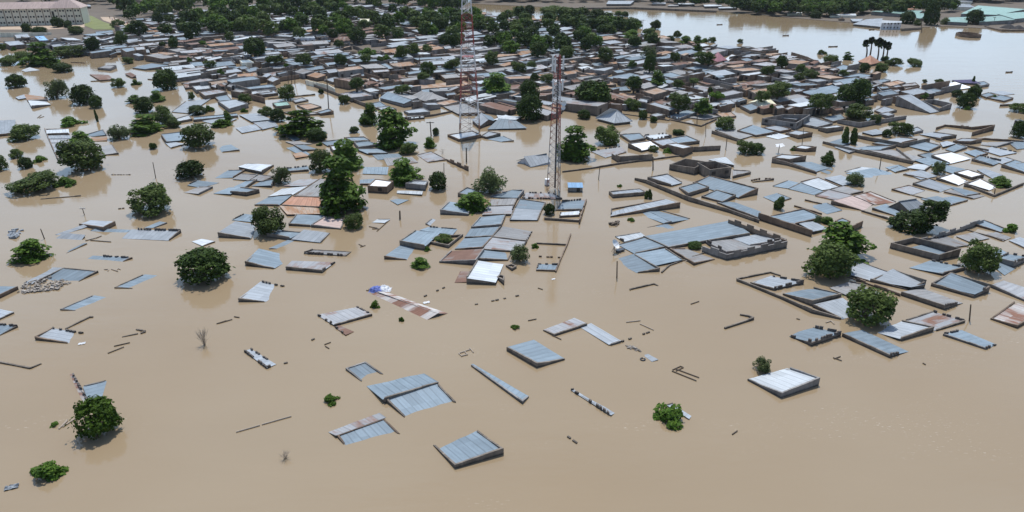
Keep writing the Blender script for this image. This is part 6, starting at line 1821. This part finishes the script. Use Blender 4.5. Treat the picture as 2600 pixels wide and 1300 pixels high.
for x, y, W in far_t:
    c = ground(x, y); src = lf['dn'[rt_.random() < .5], rt_.randrange(3)]
    k0 = len(wood.v); a = rt_.random() * 6.28; hh = W * rt_.uniform(.75, 1.05); ca, sa = math.cos(a), math.sin(a)
    zc = hh * .5 + 1.0
    wood.v += [(c.x + (p[0] * ca - p[1] * sa) * W, c.y + (p[0] * sa + p[1] * ca) * W, zc + p[2] * hh) for p in src.v]
    mi = rt_.choice((0, 0, 1, 1, 2))
    for f in src.f: wood.f.append(tuple(i + k0 for i in f)); wood.m.append(mi); wood.uv.append([(0, 0)] * 4)
o = wood.build('distant_wood', ['leaf_mango', 'leaf_neem', 'leaf_umbrella'])
o['kind'] = 'stuff'; o['label'] = 'far-off belt of dark trees along the top of the town and the far bank'; o['category'] = 'wood'
# taller trees on the far bank that stand out one by one
for a in [(2367, 73, 46, 66, 'd', 'tallest leafy tree on the far bank, its foot in the water'), (2474, 68, 52, 42, 'd', 'lone dark tree in front of the teal sheds on the far bank'), (2305, 66, 44, 36, 'd', 'broad dark tree right of the white two-storey building'),
          (2072, 50, 34, 22, 'd', 'dome-shaped dark tree at the water of the far bank'), (2330, 68, 24, 18, 'n', 'small pale tree between two big far bank trees'), (2400, 66, 26, 22, 'b', 'thin light tree right of the tallest far bank tree'),
          (1770, 12, 30, 24, 'd', 'dark block of trees hanging over the far bank waterline'), (1960, 34, 60, 30, 'n', 'broad feathery trees at the far bank bend'), (1900, 30, 50, 26, 'n', 'feathery tree left of the far bank bend'),
          (2164, 34, 24, 18, 'n', 'round pale tree behind the long low white building'), (2390, 20, 40, 30, 'n', 'tall green tree behind the teal sheds')]:
    tree(*a[:5], a[5], 'trees on the far bank')

# ------------------------------------------------------------------ the labels that depend on what stands near
LAND = [((1189, 150), 'the tall red and white mast'), ((1410, 300), 'the slim antenna mast'), ((1557, 296), 'the white pyramid roof'), ((110, 40), 'the cream school'), ((2230, 120), 'the palm clump'),
        ((2208, 152), 'the orange pyramid roof'), ((1461, 475), 'the blue-roofed cabin'), ((1557, 612), 'the satellite dish'), ((510, 680), 'the big lone mango tree'), ((240, 1070), 'the clumpy lower-left tree'),
        ((1823, 145), 'the pink roof'), ((120, 722), 'the rubble heap'), ((960, 732), 'the tarpaulin heap'), ((1790, 418), 'the unfinished block house'), ((960, 468), 'the white-roofed square house'),
        ((2415, 398), 'the dazzling white roof'), ((2330, 265), 'the grey warehouse'), ((1935, 262), 'the cream gable'), ((2100, 660), 'the big twin tree'), ((2350, 630), 'the roofless enclosure'),
        ((860, 490), 'the very tall tree clump'), ((993, 335), 'the tall layered tree'), ((207, 400), 'the biggest left tree'), ((764, 320), 'the wide layered tree'), ((1000, 248), 'the blue-grey gable'),
        ((714, 264), 'the teal roof'), ((1345, 285), 'the massive double tree'), ((2182, 232), 'the large dark right tree'), ((1506, 245), 'the broad dark tree'), ((482, 432), 'the low dome tree'),
        ((1288, 312), 'the striped hip roof'), ((1760, 595), 'the longest zinc roof'), ((2205, 780), 'the large near feathery tree'), ((1665, 65), 'the lone river tree'), ((2320, 520), 'the half-sunk grey gable'),
        ((888, 172), 'the high-walled tan roof'), ((2487, 655), 'the round right-hand feathery tree'), ((380, 510), 'the round feathery tree'), ((245, 298), 'the slim pointed tree'), ((100, 96), 'the light blue roof'),
        ((775, 97), 'the long pale house'), ((930, 130), 'the overgrown pool'), ((1650, 165), 'the cone-shaped tree'), ((650, 425), 'the curled white sheet roof'), ((1890, 470), 'the high-walled zinc roof'),
        ((1020, 1000), 'the back-to-back roofs'), ((1360, 890), 'the square lone zinc roof'), ((497, 82), 'the steep white roof'), ((1246, 465), 'the loose grey-green tree'), ((1521, 86), 'the small pale pyramid roof')]
ORD = ['', 'second ', 'third ', 'fourth ', 'fifth ', 'sixth ', 'seventh ', 'eighth ', 'ninth ', 'tenth ', 'eleventh ', 'twelfth ', 'thirteenth ', 'fourteenth ', 'fifteenth ', 'sixteenth ', 'seventeenth ', 'eighteenth ', 'nineteenth ', 'twentieth ']
byk = {}
for o, px, desc, cat, group in THINGS:
    best = min(LAND, key=lambda l: math.hypot(px[0] - l[0][0], (px[1] - l[0][1]) * 1.9))
    dx, dy = px[0] - best[0][0], (px[1] - best[0][1]) * 1.9
    side = ('right of ' if dx > 0 else 'left of ') if abs(dx) > abs(dy) else ('in front of ' if dy > 0 else 'behind ')
    byk.setdefault((desc, side, best[1]), []).append((math.hypot(dx, dy), o, cat, group))
for (desc, side, lm), L_ in byk.items():
    L_.sort(key=lambda t: t[0])
    for i, (_, o, cat, group) in enumerate(L_):
        lead = ORD[min(i, 19)] if len(L_) > 1 else ''
        if len(L_) > 1 and i == 0: lead = 'nearest '
        tag(o, lead + desc + ' ' + side + lm, cat, group)
print('houses by hand', n_now, 'fill', len(FILL), 'things', N_THINGS, 'trees', TREES, 'walls', wl)

for o in COL.objects:
    if o.get('label') and not 4 <= len(o['label'].split()) <= 16: print('LABEL', len(o['label'].split()), o['label'])

# the thin midday haze over the flood
hb = MB()
X, Y0, Y1, Z0, Z1 = 1390, -50, 1390, -4.5, 75
hb.hexa([(-X, Y0, Z0), (X, Y0, Z0), (X, Y1, Z0), (-X, Y1, Z0)], [(-X, Y0, Z1), (X, Y0, Z1), (X, Y1, Z1), (-X, Y1, Z1)])
hm = bpy.data.materials.new('haze'); hm.use_nodes = True; nt = hm.node_tree; nt.nodes.clear()
pv = nt.nodes.new('ShaderNodeVolumePrincipled'); pv.inputs['Color'].default_value = (0.80, 0.88, 0.95, 1); pv.inputs['Density'].default_value = 0.00005; pv.inputs['Anisotropy'].default_value = 0.3
ho = nt.nodes.new('ShaderNodeOutputMaterial'); nt.links.new(pv.outputs[0], ho.inputs['Volume'])
MATS['haze'] = hm
o = hb.build('haze', 'haze'); o['kind'] = 'stuff'; o['label'] = 'thin pale midday haze over the whole flood'; o['category'] = 'haze'
S.cycles.volume_bounces = 0
